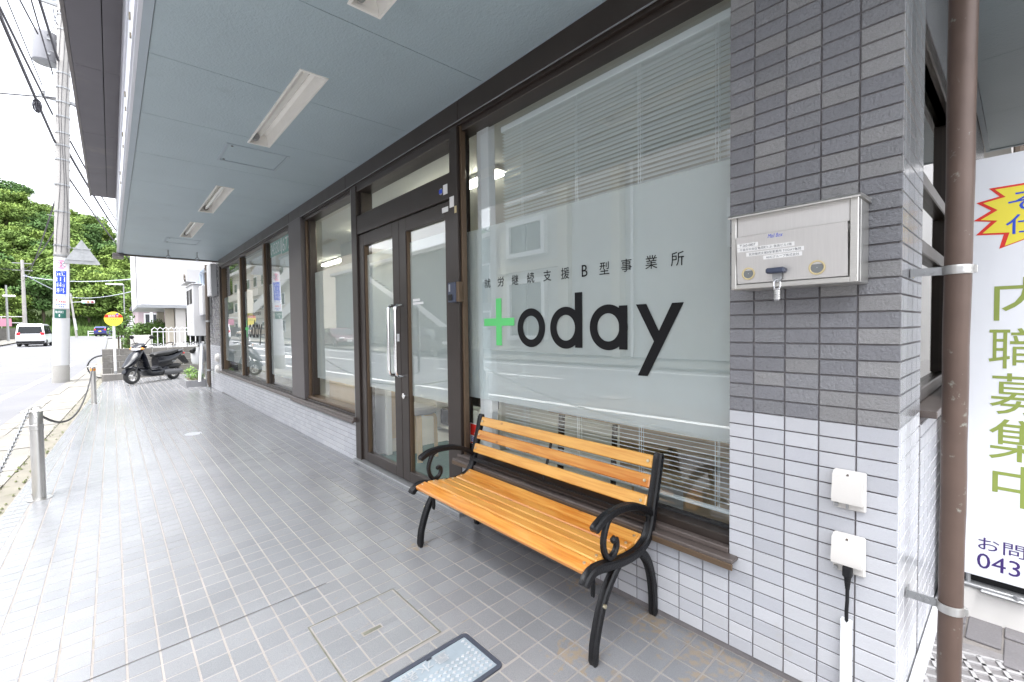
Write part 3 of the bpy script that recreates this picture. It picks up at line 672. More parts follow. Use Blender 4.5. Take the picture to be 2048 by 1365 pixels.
# side wall beyond the pillar: dado, window, sill
mb = MB(); mb.box(-.60, -.2415, .44, 3.9, -.05, .885); sd = mb.build('side_dado', 'grout_dark', B, smooth=0)
st = MB()
for k in range(-19, 0):
    z0 = max(ROW0+.05*k+.0028, .004); z1 = min(ROW0+.05*k+.0473, .88)
    yy = .445
    while yy < 3.85:
        if z1-z0 > .012: side_tile(st, yy+.0025, yy+.0975, z0, z1, random.randrange(3))
        yy += .1
st.build('wall_tiles', WHITE[:3], sd, smooth=0, kind='stuff')
mb = MB(); mb.box(-.60, -.2415, .44, 3.9, 2.30, 2.72); mb.build('side_header', 'tile_dark_grey', B, smooth=0)
mb = MB(); mb.box(-.30, -.195, .445, 2.6, .890, .915, 0, .003); mb.build('side_sill', 'sill_metal', B)
sw = MB()
for z in (.917, 1.50, 1.76, 2.24): sw.box(-.32, -.262, .445, 2.6, z, z+.055, 0, .004)
for y in (.445, 1.5, 2.55): sw.box(-.325, -.258, y, y+.05, .972, 2.24, 0, .004)
sw.box(-.30, -.245, .445, 2.6, 2.24, 2.30, 0, .004)
sw = sw.build('side_window', 'brown_frame', B)
mb = MB(); mb.add([(-.29,.47,.94),(-.29,2.6,.94),(-.29,2.6,2.27),(-.29,.47,2.27)], [(0,1,2,3)]); mb.build('pane', 'glass', sw, smooth=0, recalc=False)

# --- header beam, columns, canopy soffit
hb = MB()
for a, b in ((-2.435, -.7236), (-4.30, -2.439), (-6.139, -4.304), (-8.6, -6.143), (-11.10, -8.604)): hb.box(a, b, -.012, .16, 2.566, 2.698, 0, .003)
hb.box(-11.10, -.7236, .0, .16, 2.545, 2.5655); hb = hb.build('header_beam', 'brown_frame', B)
mb = MB(); mb.box(-11.10, -.7236, -.016, -.010, 2.561, 2.5655); mb.build('drip_edge', 'galvanised', hb, smooth=0)
mb = MB(); mb.box(-6.139, -5.655, -.02, .16, .40, 2.564, 0, .004); mb.build('column_cover', 'grey_column', B)
FIX = [(-2.038, -.738), (-4.03, -2.715), (-6.71, -5.42), (-8.67, -7.42)]
holes = [(a, b, -.885, -.725) for a, b in FIX]
HAT = [(-4.60, -4.143, -1.003, -.54), (-9.37, -8.88, -1.033, -.575)]
sof = MB(); sof.box(-11.3, .40, -1.57, .0, 2.86, 2.88); sof.box(-.238, 1.3, .6, 4.0, 2.86, 2.88); sof.box(-.238, .40, .0, .6, 2.86, 2.88); sof = sof.build('canopy', 'soffit_void', B, smooth=0)  # unseen corner left open, cut back to let light onto the pillar side
xs = [.37, -.345, -1.255, -2.16, -3.07, -3.93, -4.81, -5.71, -6.64, -7.555, -8.48, -9.40, -10.25, -11.26]
for a, b in zip(xs, xs[1:]):
    mb = MB()
    for r in rect_sub((b+.002, a-.002, -1.531, -.016), holes+HAT): mb.box(r[0], r[1], r[2], r[3], 2.70, 2.712)
    mb.build('soffit_panel', 'soffit_paint', sof, smooth=0)
ys = [-.012, .565, 1.0, 1.99, 2.975, 3.96]
for a, b in zip(ys, ys[1:]):
    mb = MB(); mb.box(-.205, 1.26 if a > .5 else .37, a+.002, b-.002, 2.70, 2.712); mb.build('soffit_panel', 'soffit_paint', sof, smooth=0)
mb = MB(); mb.box(-11.26, -.24, -.014, -.001, 2.697, 2.72); mb.box(-.236, -.208, .0, 3.96, 2.697, 2.72); mb.box(1.262, 1.3, .6, 3.96, 2.694, 2.9); mb.box(.372, .40, -1.53, .565, 2.694, 2.9); mb.box(.372, 1.26, .567, .598, 2.694, 2.9); mb.box(-11.26, .40, -1.572, -1.534, 2.694, 2.716); mb.box(-.236, 1.3, 3.962, 4.0, 2.694, 2.716)
mb.build('soffit_trim', 'soffit_trim', sof, smooth=0)
mb = MB(); mb.box(-11.32, -11.262, -1.60, -.0, 2.675, 2.75); mb.build('end_trim', 'socket_brown', sof, smooth=0)
mb = MB(); mb.box(-11.55, -11.10, -1.66, -1.50, 2.63, 2.69, 0, .005); mb.build('gutter_end', 'grey_column', sof)
fa = MB(); fa.box(-11.31, .42, -1.59, -1.5725, 2.694, 3.60); fa = fa.build('fascia', 'fascia_metal', sof, smooth=0)
for xx in (-2.3, -3.3, -4.4, -5.3, -6.6):
    for za, zb in ((2.86, 2.885), (2.96, 2.995)): mb = MB(); mb.box(xx-.010, xx+.010, -1.598, -1.59, za, zb); mb.build('fixing_clip', 'clip_rust', fa, smooth=0)
pass
mb = MB(); mb.box(-11.31, .42, -1.600, -1.59, 2.716, 2.73); mb.box(-11.31, .42, -1.600, -1.59, 3.10, 3.112); mb.build('fascia_bead', 'fascia_metal', fa, smooth=0)
for hx0, hx1, hy0, hy1 in HAT:
    mb = MB()
    for r in ((hx0, hx1, hy0, hy0+.02), (hx0, hx1, hy1-.02, hy1), (hx0, hx0+.02, hy0+.02, hy1-.02), (hx1-.02, hx1, hy0+.02, hy1-.02)): mb.box(*r, 2.696, 2.71)
    h = mb.build('access_hatch', 'soffit_trim', sof, smooth=0)
    mb = MB(); mb.box(hx0+.024, hx1-.024, hy0+.024, hy1-.024, 2.7005, 2.712); mb.build('hatch_door', 'soffit_paint', h, smooth=0)
    mb = MB(); 
    for px in (hx0+.05, hx1-.05): mb.cyl((px, hy0+.045, 2.7003), (px, hy0+.045, 2.697), .009, n=10)
    mb.build('hatch_screw', 'socket_brown', h)
for hy in (-.911, -.479):
    mb = MB(); mb.cyl((-10.22, hy, 2.70), (-10.22, hy, 2.60), .008, n=6); mb.tube([(-10.22, hy+.026*math.sin(a), 2.574+.026*math.cos(a)) for a in [2*PI*k/12 for k in range(12)]], .008, 6, closed=True)
    mb.build('eye_hook', 'galvanised', sof)
# upper eave and storey above
ev = MB(); ev.box(-11.0, -.12, -1.91, -1.586, 3.66, 3.72); ev = ev.build('upper_eave', 'soffit_void', B, smooth=0)
for a, b in ((-1.905, -1.708), (-1.702, -1.592)):
    xx = -.12
    while xx > -10.7:
        x2 = max(xx-1.82, -10.75); mb = MB(); mb.box(x2+.002, xx-.002, a, b, 3.603, 3.64); mb.build('eave_board', 'eave_board', ev, smooth=0); xx = x2
        if x2 <= -10.75: break
mb = MB(); mb.box(-10.8, -.1, -1.93, -1.907, 3.598, 3.86); mb.build('eave_edge', 'grey_column', ev, smooth=0)
mb = MB(); mb.box(-12.9, -.1, .2, 9, 2.9, 6.4); mb.build('upper_wall', 'beige_tile', B, smooth=0)
mb = MB(); mb.box(-11.3, -.12, -1.57, .2, 3.4, 3.55); mb.build('canopy_roof', 'grey_column', B, smooth=0)
# --- windows
def frame_rect(mb, x0, x1, z0, z1, w, y0, y1, m=0, b=.003):
    mb.box(x0, x1, y0, y1, z0, z0+w, m, b); mb.box(x0, x1, y0, y1, z1-w, z1, m, b)
    mb.box(x0, x0+w, y0, y1, z0+w, z1-w, m, b); mb.box(x1-w, x1, y0, y1, z0+w, z1-w, m, b)
def pane(par, x0, x1, z0, z1, y=GY, name='pane', m='glass'):
    mb = MB(); mb.add([(x0,y,z0),(x1,y,z0),(x1,y,z1),(x0,y,z1)], [(0,1,2,3)]); return mb.build(name, m, par, smooth=0, recalc=False)
W1 = MB()
W1.box(-2.514, -.7236, .02, .13, .385, .425, 0, .003); W1.box(-2.436, -.7236, -.005, .13, .372, .385, 1, .002); W1.box(-2.514, -.7236, .02, .13, 2.512, 2.546, 0, .003)
W1.box(-.734, -.7236, .05, .13, .425, 2.512, 1, .002)
W1 = W1.build('display_window', ['brown_frame', 'bronze_frame'], B)
mb = MB(); mb.box(-2.50, -.690, -.052, .02, .355, .371, 0, .003); mb.box(-2.50, -.690, -.056, -.048, .333, .357, 1, .002); mb.box(-2.5, -.7236, -.012, .02, .371, .392, 0, .003); mb.build('sill', ['sill_metal', 'bronze_frame'], W1)
mb = MB(); mb.box(-2.49, -.736, GY-.012, GY-.004, .425, .436); mb.build('gasket', 'rubber', W1, smooth=0)
pane(W1, -2.51, -.732, .425, 2.512)
pane(W1, -2.494, -.732, .765, 1.875, GY+.004, 'frosted_film', 'film')
G = lambda x, z: (x*1.0197, 1.232+(z-1.232)*1.0197)
TY = GY-.0015
def flat(mb, poly, y=TY, m=0): mb.add([(*((lambda q: (q[0], y, q[1]))(G(*p))),) for p in poly], [tuple(range(len(poly)))], m)
def ringm(mb, c, ro, ri, n=56):
    o = []; 
    for rr in (ro, ri):
        for k in range(n):
            a = 2*PI*k/n; q = G(c[0]+rr[0]*math.cos(a), c[1]+rr[1]*math.sin(a)); o.append((q[0], TY, q[1]))
    mb.add(o, [(k, (k+1) % n, n+(k+1) % n, n+k) for k in range(n)])
mb = MB(); flat(mb, [(-2.27,1.242),(-1.983,1.242),(-1.983,1.288),(-2.27,1.288)], TY); flat(mb, [(-2.151,1.122),(-2.0985,1.122),(-2.0985,1.409),(-2.151,1.409)], TY-.0004); mb.build('plus_letter', 'ink_green', W1, smooth=0)
mb = MB(); ringm(mb, (-1.844,1.228), (.112,.1095), (.0645,.067)); mb.build('letter', 'ink_black', W1, smooth=0)
mb = MB(); ringm(mb, (-1.583,1.226), (.111,.1095), (.0635,.067)); flat(mb, [(-1.519,1.1235),(-1.4705,1.1235),(-1.4705,1.405),(-1.519,1.405)], TY-.0004); mb.build('letter', 'ink_black', W1, smooth=0)
mb = MB(); ringm(mb, (-1.3135,1.226), (.1105,.1095), (.0635,.067)); flat(mb, [(-1.251,1.122),(-1.2045,1.122),(-1.2045,1.327),(-1.251,1.327)], TY-.0004); mb.build('letter', 'ink_black', W1, smooth=0)
mb = MB(); flat(mb, [(-1.160,1.328),(-1.107,1.328),(-1.045,1.208),(-1.068,1.159)]); flat(mb, [(-.984,1.327),(-.931,1.327),(-1.100,1.008),(-1.151,1.008)], TY-.0004); mb.build('letter', 'ink_black', W1, smooth=0)
for ch, cx in zip('就労継続支援B型事業所', (-2.232,-2.103,-1.973,-1.842,-1.712,-1.583,-1.454,-1.333,-1.21,-1.082,-.96)):
    w = .029 if ch != 'B' else .018; mb = MB()
    text(mb, ch, cx-w, cx+w, 1.480, 1.539, lambda x, z: (G(x,z)[0], TY, G(x,z)[1]), off=0); mb.build('small_letter', 'ink_black', W1, smooth=0)
sk = MB(); sk.box(-2.485, -2.385, GY-.003, GY-.0015, .447, .587); sk.box(-2.481, -2.389, GY-.0036, GY-.003, .507, .583, 1); sk.box(-2.481, -2.389, GY-.0036, GY-.003, .451, .459, 1)
text(sk, 'SECOM', -2.476, -2.394, .466, .498, lambda x, z: (x, GY-.0042, z), 2, off=.02)
text(sk, 'Security', -2.44, -2.40, .515, .525, lambda x, z: (x, GY-.0042, z), 0); sk.build('security_sticker', ['paper_white', 'ink_red', 'ink_blue'], W1, smooth=0)
# door block
D = MB(); DF = .02
D.box(-4.185, -4.075, -.01, .14, 0.0, 2.545, 0, .003); D.box(-2.545, -2.455, -.01, .055, .0, 2.545, 0, .003); D.box(-2.61, -2.515, .056, .14, .0, 2.545, 0, .003)
D.box(-4.075, -2.545, -.004, .14, 2.10, 2.265, 0, .003); D.box(-4.075, -2.545, .0, .14, 2.49, 2.545, 0, .003)
D.box(-4.075, -4.045, .03, .14, 2.265, 2.49, 0, .003); D.box(-2.58, -2.545, .03, .14, 2.265, 2.49, 0, .003); D.box(-4.045, -2.58, .03, .14, 2.265, 2.29, 0, .003)
D.box(-2.454, -2.437, .012, .050, .0, 2.545, 1, .002); D.box(-4.197, -4.186, -.008, .08, .0, 2.545, 2, .002)
D.box(-2.5145, -2.494, .075, .10, .38, 2.545, 3)
D = D.build('door_frame', ['brown_frame', 'bronze_frame', 'galvanised', 'rubber'], B)
pane(D, -4.045, -2.58, 2.29, 2.49, .07, 'transom_pane')
mb = MB(); mb.box(-4.19, -2.44, -.045, .14, tz(-3.3,0)-.004, .012, 0, .003); mb.build('threshold', 'galvanised', D)
def door(x0, x1, side_, gx0, gx1):
    d = MB(); y0, y1 = .008, .052
    d.box(x0, gx0, y0, y1, .02, 2.09, 0, .003); d.box(gx1, x1, y0, y1, .02, 2.09, 0, .003)
    d.box(gx0, gx1, y0, y1, .02, .105, 0, .003); d.box(gx0, gx1, y0, y1, 1.985, 2.09, 0, .003)
    for (a, b) in ((gx0, gx0+.012), (gx1-.012, gx1)): d.box(a, b, y0+.008, y1-.004, .105, 1.985, 1, .001)
    d = d.build('door', ['brown_frame', 'bronze_frame'], B)
    pane(d, gx0, gx1, .105, 1.985, .035); pane(d, gx0, gx1, .705, 1.90, .0385, 'frosted_film', 'film')
    hx = x1-.055 if side_ < 0 else x0+.055
    mb = MB(); pts = [(hx, .01, .86), (hx, -.045, .86), (hx, -.062, .875), (hx, -.068, .90), (hx, -.068, 1.37), (hx, -.062, 1.40), (hx, -.045, 1.415), (hx, .01, 1.415)]
    mb.tube(pts, .0125, 10); mb.build('pull_handle', 'chrome', d)
    return d
d1 = door(-4.072, -3.299, -1, -3.965, -3.41); d2 = door(-3.293, -2.548, 1, -3.185, -2.63)
mb = MB(); mb.cyl((-3.235, .01, .70), (-3.235, -.012, .70), .022, n=18); mb.cyl((-3.235, -.012, .70), (-3.235, -.016, .70), .012, n=12); mb.build('lock_cylinder', 'chrome', d2)
mb = MB(); mb.box(-3.35, -3.315, .003, .0075, 1.13, 1.19); mb.build('pull_label', 'paper_white', d1, smooth=0)
mb = MB(); text(mb, '引く', -3.345, -3.32, 1.135, 1.185, lambda x, z: (x, .0025, z)); mb.build('pull_lettering', 'ink_grey', d1, smooth=0)
mb = MB(); mb.box(-3.13, -3.03, .031, .034, 1.44, 1.458); mb.box(-3.13, -2.98, .031, .034, 1.415, 1.432); mb.build('label_strip', 'paper_white', d2, smooth=0)
for cx, rr in ((-2.655, .023), (-2.515, .030)):
    st = MB(); st.cyl((cx, -.0045, 2.165), (cx, -.0065, 2.165), rr, n=20, m=0); st.box(cx-rr*.8, cx+rr*.8, -.0085, -.0068, 2.152, 2.178, 1); st.build('round_sticker', ['box_grey', 'ink_blue'], D, smooth=0)
for r, m in (((-2.625,-2.575,-.0065,-.0045,2.135,2.200),'label_white'), ((-2.54,-2.49,-.0135,-.0115,2.03,2.10),'label_white'), ((-2.66,-2.585,.0045,.0065,2.02,2.055),'label_white'), ((-2.485,-2.462,-.0135,-.0115,1.985,2.03),'ring_yellow')):
    st = MB(); st.box(*r); st.build('sticker', m, D, smooth=0)
# window left of the door
W2 = MB(); W2.box(-5.655, -4.197, .0, .14, .398, .418, 0, .003); W2.box(-5.655, -4.197, .02, .14, .418, .45, 1, .003); W2.box(-5.655, -4.197, .02, .14, 2.515, 2.546, 0, .003); W2.box(-5.655, -5.615, .03, .15, .45, 2.515, 1, .003); W2.box(-5.615, -5.575, .055, .13, .45, 2.515, 0, .003); W2.box(-4.235, -4.197, .06, .14, .45, 2.515, 2, .003)
W2 = W2.build('side_light_window', ['brown_frame', 'bronze_frame', 'galvanised'], B)
pane(W2, -5.575, -4.235, .45, 2.515, .105); pane(W2, -5.575, -4.235, .66, 1.905, .109, 'frosted_film', 'film')
# far triple window
W3 = MB(); W3.box(-11.16, -6.139, .0, .14, .398, .418, 0, .003); W3.box(-11.16, -6.139, .02, .14, .418, .435, 0, .003); W3.box(-11.16, -6.139, .02, .14, 2.515, 2.546, 0, .003); W3.box(-11.16, -11.02, -.012, .15, .435, 2.564, 0, .003)
W3.box(-11.02, -10.98, .02, .15, .435, 2.515, 1, .003)
for a in (-9.22, -7.56): W3.box(a, a+.075, .005, .10, .435, 2.515, 1, .003); W3.box(a+.075, a+.13, .035, .10, .435, 2.515, 0, .003)
W3.box(-6.2, -6.139, .05, .14, .435, 2.515, 0, .003)
W3 = W3.build('triple_window', ['brown_frame', 'bronze_frame'], B)
for a, b, f0, f1 in ((-10.98, -9.22, .62, 1.91), (-9.07, -7.56, .60, 1.91), (-7.41, -6.2, .58, 1.91)): pane(W3, a, b, .435, 2.515, .055); pane(W3, a, b, f0, f1, .059, 'frosted_film', 'film')
def mini(mb):
    s = .89; ox, oz = -9.10, 1.225
    T = lambda x, z: (ox+(x+2.27)*s, oz+(z-1.228)*1.03)
    def fl(poly, m, y=.0535): mb.add([(T(*p)[0], y, T(*p)[1]) for p in poly], [tuple(range(len(poly)))], m)
    def rg(c, ro, ri, n=28):
        o = []
        for rr in (ro, ri):
            for k in range(n): a = 2*PI*k/n; q = T(c[0]+rr[0]*math.cos(a), c[1]+rr[1]*math.sin(a)); o.append((q[0], .0535, q[1]))
        mb.add(o, [(k, (k+1) % n, n+(k+1) % n, n+k) for k in range(n)], 0)
    fl([(-2.27,1.242),(-1.983,1.242),(-1.983,1.288),(-2.27,1.288)], 1); fl([(-2.151,1.122),(-2.0985,1.122),(-2.0985,1.409),(-2.151,1.409)], 1, .053)
    for c in ((-1.844,1.228), (-1.583,1.226), (-1.3135,1.226)): rg(c, (.111,.1095), (.0638,.067))
    fl([(-1.519,1.1235),(-1.4705,1.1235),(-1.4705,1.405),(-1.519,1.405)], 0, .053); fl([(-1.251,1.122),(-1.2045,1.122),(-1.2045,1.327),(-1.251,1.327)], 0, .053)
    fl([(-1.160,1.328),(-1.107,1.328),(-1.045,1.208),(-1.068,1.159)], 0); fl([(-.984,1.327),(-.931,1.327),(-1.100,1.008),(-1.151,1.008)], 0, .053)
    text(mb, '就労継続支援B型事業所', -9.06, -7.96, 1.47, 1.53, lambda x, z: (x, .0535, z), 0)
mb = MB(); mini(mb); mb.build('small_lettering', ['ink_black', 'ink_green'], W3, smooth=0)
ph = MB(); ph.box(-7.40, -6.83, .075, .082, 2.30, 2.505); ph.box(-6.80, -6.22, .075, .082, 2.285, 2.505); ph.box(-6.828, -6.802, .074, .083, 2.285, 2.505, 1)
text(ph, '043301', -7.37, -6.85, 2.325, 2.48, lambda x, z: (x, .0735, z), 1); text(ph, '6774', -6.76, -6.27, 2.31, 2.485, lambda x, z: (x, .0735, z), 1)
ph.build('phone_number_board', ['sign_green', 'paper_white'], W3, smooth=0)
mb = MB(); mb.box(-11.2, -6.139, -.032, -.0, .352, .398, 0, .004); mb.box(-6.139, -4.17, -.038, .0, .352, .398, 0, .004); mb.box(-6.14, -4.165, -.05, -.035, .345, .37, 0, .003); mb.build('long_sill', 'sill_metal', B)
# --- interior shell
RB = 4.6
mb = MB(); mb.box(-11.2, -.3, .14, RB, -.02, .012); mb.build('interior_floor', 'interior_ceiling', B, smooth=0)
mb = MB(); mb.box(-11.2, -.3, .16, RB, 2.60, 2.64); mb.build('interior_ceiling', 'interior_ceiling', B, smooth=0)
mb = MB(); mb.box(-11.25, -.3, RB, RB+.08, 0, 2.6); mb.box(-11.3, -11.2, .15, RB, 0, 2.6); mb.box(-.62, -.60, .44, RB, .9, 2.6) if False else None; mb.box(-7.35, -6.55, 1.1, 1.9, .012, 2.6); mb.box(-5.1, -5.0, 2.6, RB, .012, 2.6)
mb.build('interior_wall', 'interior_white', B, smooth=0)
mb = MB(); mb.box(-2.40, -2.28, .112, .17, .43, 2.56, 0, .004); mb.build('interior_post', 'plastic_white', B)
mb = MB(); mb.box(-4.1, -2.5, .15, .95, .0125, .022); mb.build('entrance_mat', 'mat_green', B, smooth=0)

# ================================================================== RECESSED CANOPY LIGHTS
LBL = ['recessed canopy light without a tube, nearest the camera at the top edge', 'empty recessed canopy light with one dark socket beside the near ceiling hatch', 'recessed canopy light with a dull white tube, middle of the row', 'smallest recessed canopy light with a tube next to the far ceiling hatch']
for i, (a, b) in enumerate(FIX):
    y0, y1 = -.884, -.726; c = ((a+b)/2, (y0+y1)/2, 2.70)
    t = thing('canopy_light', LBL[i], 'ceiling light', c, group='recessed lights along the canopy')
    mb = MB(); frame = [(a, b, y0, y0+.012), (a, b, y1-.012, y1), (a, a+.012, y0+.012, y1-.012), (b-.012, b, y0+.012, y1-.012)]
    for r in frame: mb.box(*r, 2.694, 2.714)
    mb.build('rim', 'light_housing', t, smooth=0)
    mb = MB(); ya, yb_, yc = y0+.012, y1-.012, (y0+y1)/2
    prof = [(ya, 2.712), (ya+.012, 2.77), (yc-.035, 2.785), (yc-.012, 2.762), (yc+.012, 2.762), (yc+.035, 2.785), (yb_-.012, 2.77), (yb_, 2.712)]
    n = len(prof); mb.add([(a+.012, *p) for p in prof]+[(b-.012, *p) for p in prof], [(k, k+1, n+k+1, n+k) for k in range(n-1)]+[tuple(range(n)), tuple(range(n, 2*n))[::-1]])
    mb.build('reflector', 'light_reflector', t, smooth=0, recalc=False)
    ends = (a+.05,) if i < 2 else (a+.05, b-.05)
    for e in ends:
        mb = MB(); yc2 = yc-.028 if i < 2 else yc; s_ = 1 if e < c[0] else -1
        mb.cyl((e-.03*s_, yc2, 2.738), (e+.012*s_, yc2, 2.738), .024, n=16); mb.cyl((e+.012*s_, yc2, 2.738), (e+.02*s_, yc2, 2.738), .012, n=10); mb.build('socket', 'socket_brown' if i >= 2 else 'galvanised', t)
    if i < 2:
        for xx in (a+.3, b-.35):
            mb = MB(); mb.box(xx-.025, xx+.025, yc-.05, yc-.04, 2.764, 2.772); mb.build('bracket_clip', 'galvanised', t, smooth=0)
    else:
        mb = MB(); mb.cyl((a+.06, yc, 2.738), (b-.06, yc, 2.738), .0165, n=14); mb.build('tube', 'tube_glass', t)

# ================================================================== VENETIAN BLINDS AND ROOM CONTENTS
t = thing('venetian_blind', 'white venetian blind hanging behind the big lettered window', 'blind', (-1.45, .20, 2.5))
bx0, bx1, by = -2.235, -.50, .20
mb = MB(); mb.box(bx0, bx1, by-.02, by+.02, 2.475, 2.51, 0, .003); mb.build('headrail', 'slat_white', t)
sl = MB(); prof = [(-.0125, 0), (-.006, .0018), (0, .0024), (.006, .0018), (.0125, 0)]; tilt = math.radians(9)
pr = [(p*math.cos(tilt)+q*math.sin(tilt), -p*math.sin(tilt)+q*math.cos(tilt)) for p, q in prof]   # window edge high
n = 5; sl.add([(bx0, *p) for p in pr]+[(bx1, *p) for p in pr], [(k, k+1, n+k+1, n+k) for k in range(n-1)])
slat_me = sl.mesh('slat', ['slat_white'], 60)
z = 2.455
while z > .46: inst('slat', slat_me, t, (1.45, 0, z-2.5+random.uniform(-.001,.001)), (random.uniform(-.03,.03), random.uniform(-.0006,.0006), 0)); z -= .0215
mb = MB(); mb.box(bx0, bx1, by-.013, by+.013, .437, .449, 0, .002); mb.build('bottom_rail', 'slat_white', t)
for xx in (-2.05, -1.62, -1.23, -.86):
    mb = MB()
    for dx, dy in ((0, -.0145), (.012, -.0145), (.006, .0145)): mb.cyl((xx+dx, by+dy, 2.48), (xx+dx, by+dy, .44), .0016, n=4, caps=False)
    mb.build('ladder_cord', 'slat_white', t, smooth=0)
def far_blind(a, b, z0, z1, lbl, tl=14):
    t = thing('venetian_blind', lbl, 'blind', ((a+b)/2, .2, z1), group='blinds behind the far windows')
    mb = MB(); mb.box(a, b, .18, .22, z1, z1+.03); mb.build('headrail', 'slat_white', t, smooth=0)
    mb = MB(); zz = z1-.02; tt = math.radians(tl)
    while zz > z0:
        mb.add([(a, .2-.012*math.cos(tt), zz+.012*math.sin(tt)), (b, .2-.012*math.cos(tt), zz+.012*math.sin(tt)), (b, .2+.012*math.cos(tt), zz-.012*math.sin(tt)), (a, .2+.012*math.cos(tt), zz-.012*math.sin(tt))], [(0,1,2,3)]); zz -= .0215
    mb.build('slats', 'slat_white', t, smooth=0, recalc=False, kind='stuff')
far_blind(-10.95, -9.25, .48, 2.45, 'white blind behind the farthest pane of the triple window')
far_blind(-9.05, -7.6, .48, 2.45, 'white blind behind the middle pane with the small lettering')
far_blind(-7.38, -6.24, .50, 2.28, 'white blind below the green phone number boards', 40)
def tube_light(x0, x1, y, lbl):
    t = thing('fluorescent_light', lbl, 'ceiling light', ((x0+x1)/2, y, 2.6), group='lit tubes on the shop ceiling')
    mb = MB(); mb.box(x0, x1, y-.06, y+.06, 2.565, 2.6, 0, .004); mb.build('housing', 'light_housing', t)
    for dy in (-.03, .03):
        mb = MB(); mb.cyl((x0+.03, y+dy, 2.545), (x1-.03, y+dy, 2.545), .016, n=10); mb.build('tube', 'tube_lit', t)
tube_light(-4.2, -2.95, .80, 'lit double tube light seen through the pane above the door')
tube_light(-6.3, -5.1, .95, 'lit double tube light seen through the window left of the door')
tube_light(-9.6, -8.4, 1.6, 'lit double tube light at the far end of the shop')
t = thing('wall_clock', 'round cream wall clock on the pillar behind the window beside the door', 'clock', (-6.55, 1.5, 2.2))
mb = MB(); mb.lathe([(.0,.03),(.17,.03),(.19,.015),(.19,0)], (0,0,0), 'x', 24); mb.build('case', 'cream_wall', t, local=True)
mb = MB(); mb.box(.031, .034, -.006, .006, 0, .12); mb.box(.031, .034, -.09, 0, -.005, .005); mb.build('hands', 'ink_black', t, local=True, smooth=0)
# cabinet, shelf, stool, bag, box inside the entrance
t = thing('white_cabinet', 'shallow white cabinet standing just inside the left door', 'cabinet', (-4.25, .5, .02))
mb = MB(); mb.box(-4.55, -4.0, .22, .27, .025, 1.02, 0, .003); mb.build('carcass', 'furniture_white', t)
mb = MB(); mb.box(-4.54, -4.01, .207, .219, .04, 1.0, 0, .002); mb.build('cabinet_door', 'furniture_white', t)
t = thing('open_shelf', 'white open shelf with dark things on it behind the stool', 'shelf', (-4.0, 1.4, .02))
for xx in (-4.65, -4.05, -3.45):
    mb = MB(); mb.box(xx, xx+.035, 1.15, 1.55, .022, 1.02); mb.build('upright', 'furniture_white', t, smooth=0)
for zz in (.06, .36, .68, 1.0):
    mb = MB(); mb.box(-4.65, -3.415, 1.16, 1.55, zz, zz+.022); mb.build('board', 'furniture_white', t, smooth=0)
for i, (xx, zz, m) in enumerate(((-4.5, .082, 'plastic_black'), (-4.3, .382, 'fabric_grey'), (-3.95, .382, 'plastic_black'), (-3.7, .382, 'ink_grey'), (-4.4, .702, 'ink_grey'), (-3.75, .702, 'plastic_black'))):
    mb = MB(); mb.box(xx-.12, xx+.12, 1.2, 1.5, zz, zz+.2, 0, .02); mb.build('storage_bin', m, loc=(xx, 1.35, zz), label=('dark storage bin on the %s board of the shelf, %s' % (('bottom', 'second', 'second', 'second', 'third', 'third')[i], ('far left', 'left', 'middle', 'right', 'left', 'right')[i])), cat='bin', group='bins on the white shelf')
t = thing('round_stool', 'round birch stool with a grey padded seat seen through the glass door', 'stool', (-3.74, .40, .023))
mb = MB(); mb.lathe([(.02,.425),(.165,.425),(.18,.44),(.18,.475),(.165,.495),(.02,.50)], (0,0,0), 'z', 28); mb.build('cushion', 'fabric_grey', t, local=True)
for k in range(4):
    a = PI/4+k*PI/2+.35; dx, dy = math.cos(a), math.sin(a); mb = MB()
    P = [(.06,.418),(.12,.418),(.15,.412),(.17,.395),(.178,.36),(.182,.0)]
    mb.rings([[(r*dx-dy*s1*.022+dx*0, r*dy+dx*s1*.022, h+(0 if i else 0)) if q == 0 else ((r-.03 if i > 2 else r)*dx-dy*s1*.022, (r-.03 if i > 2 else r)*dy+dx*s1*.022, h-(.028 if i <= 2 else .0)) for s1, q in ((-1,0),(1,0),(1,1),(-1,1))] for i, (r, h) in enumerate(P)]); mb.build('leg', 'birch', t, local=True)
mb = MB()
rg = []
for i, (w, d, h) in enumerate(((.15,.11,0),(.17,.12,.06),(.15,.10,.14),(.10,.05,.20),(.05,.02,.235))):
    rg.append([(-3.62+.0+w*math.cos(2*PI*k/14)*(1+.12*math.sin(3*k+i)), 1.02+d*math.sin(2*PI*k/14)*(1+.15*math.cos(2*k+i)), .16+h+.01*math.sin(5*k)) for k in range(14)])
mb.rings(rg); mb.build('plastic_bag', 'bag_white', loc=(-3.62, 1.02, .16), label='crumpled white plastic bag on a low box inside the door', cat='bag')
mb = MB(); mb.box(-3.85, -3.38, .86, 1.12, .023, .158, 0, .006); mb.build('low_box', 'furniture_white', loc=(-3.62, 1.0, .023), label='low white box under the crumpled bag inside the door', cat='box')
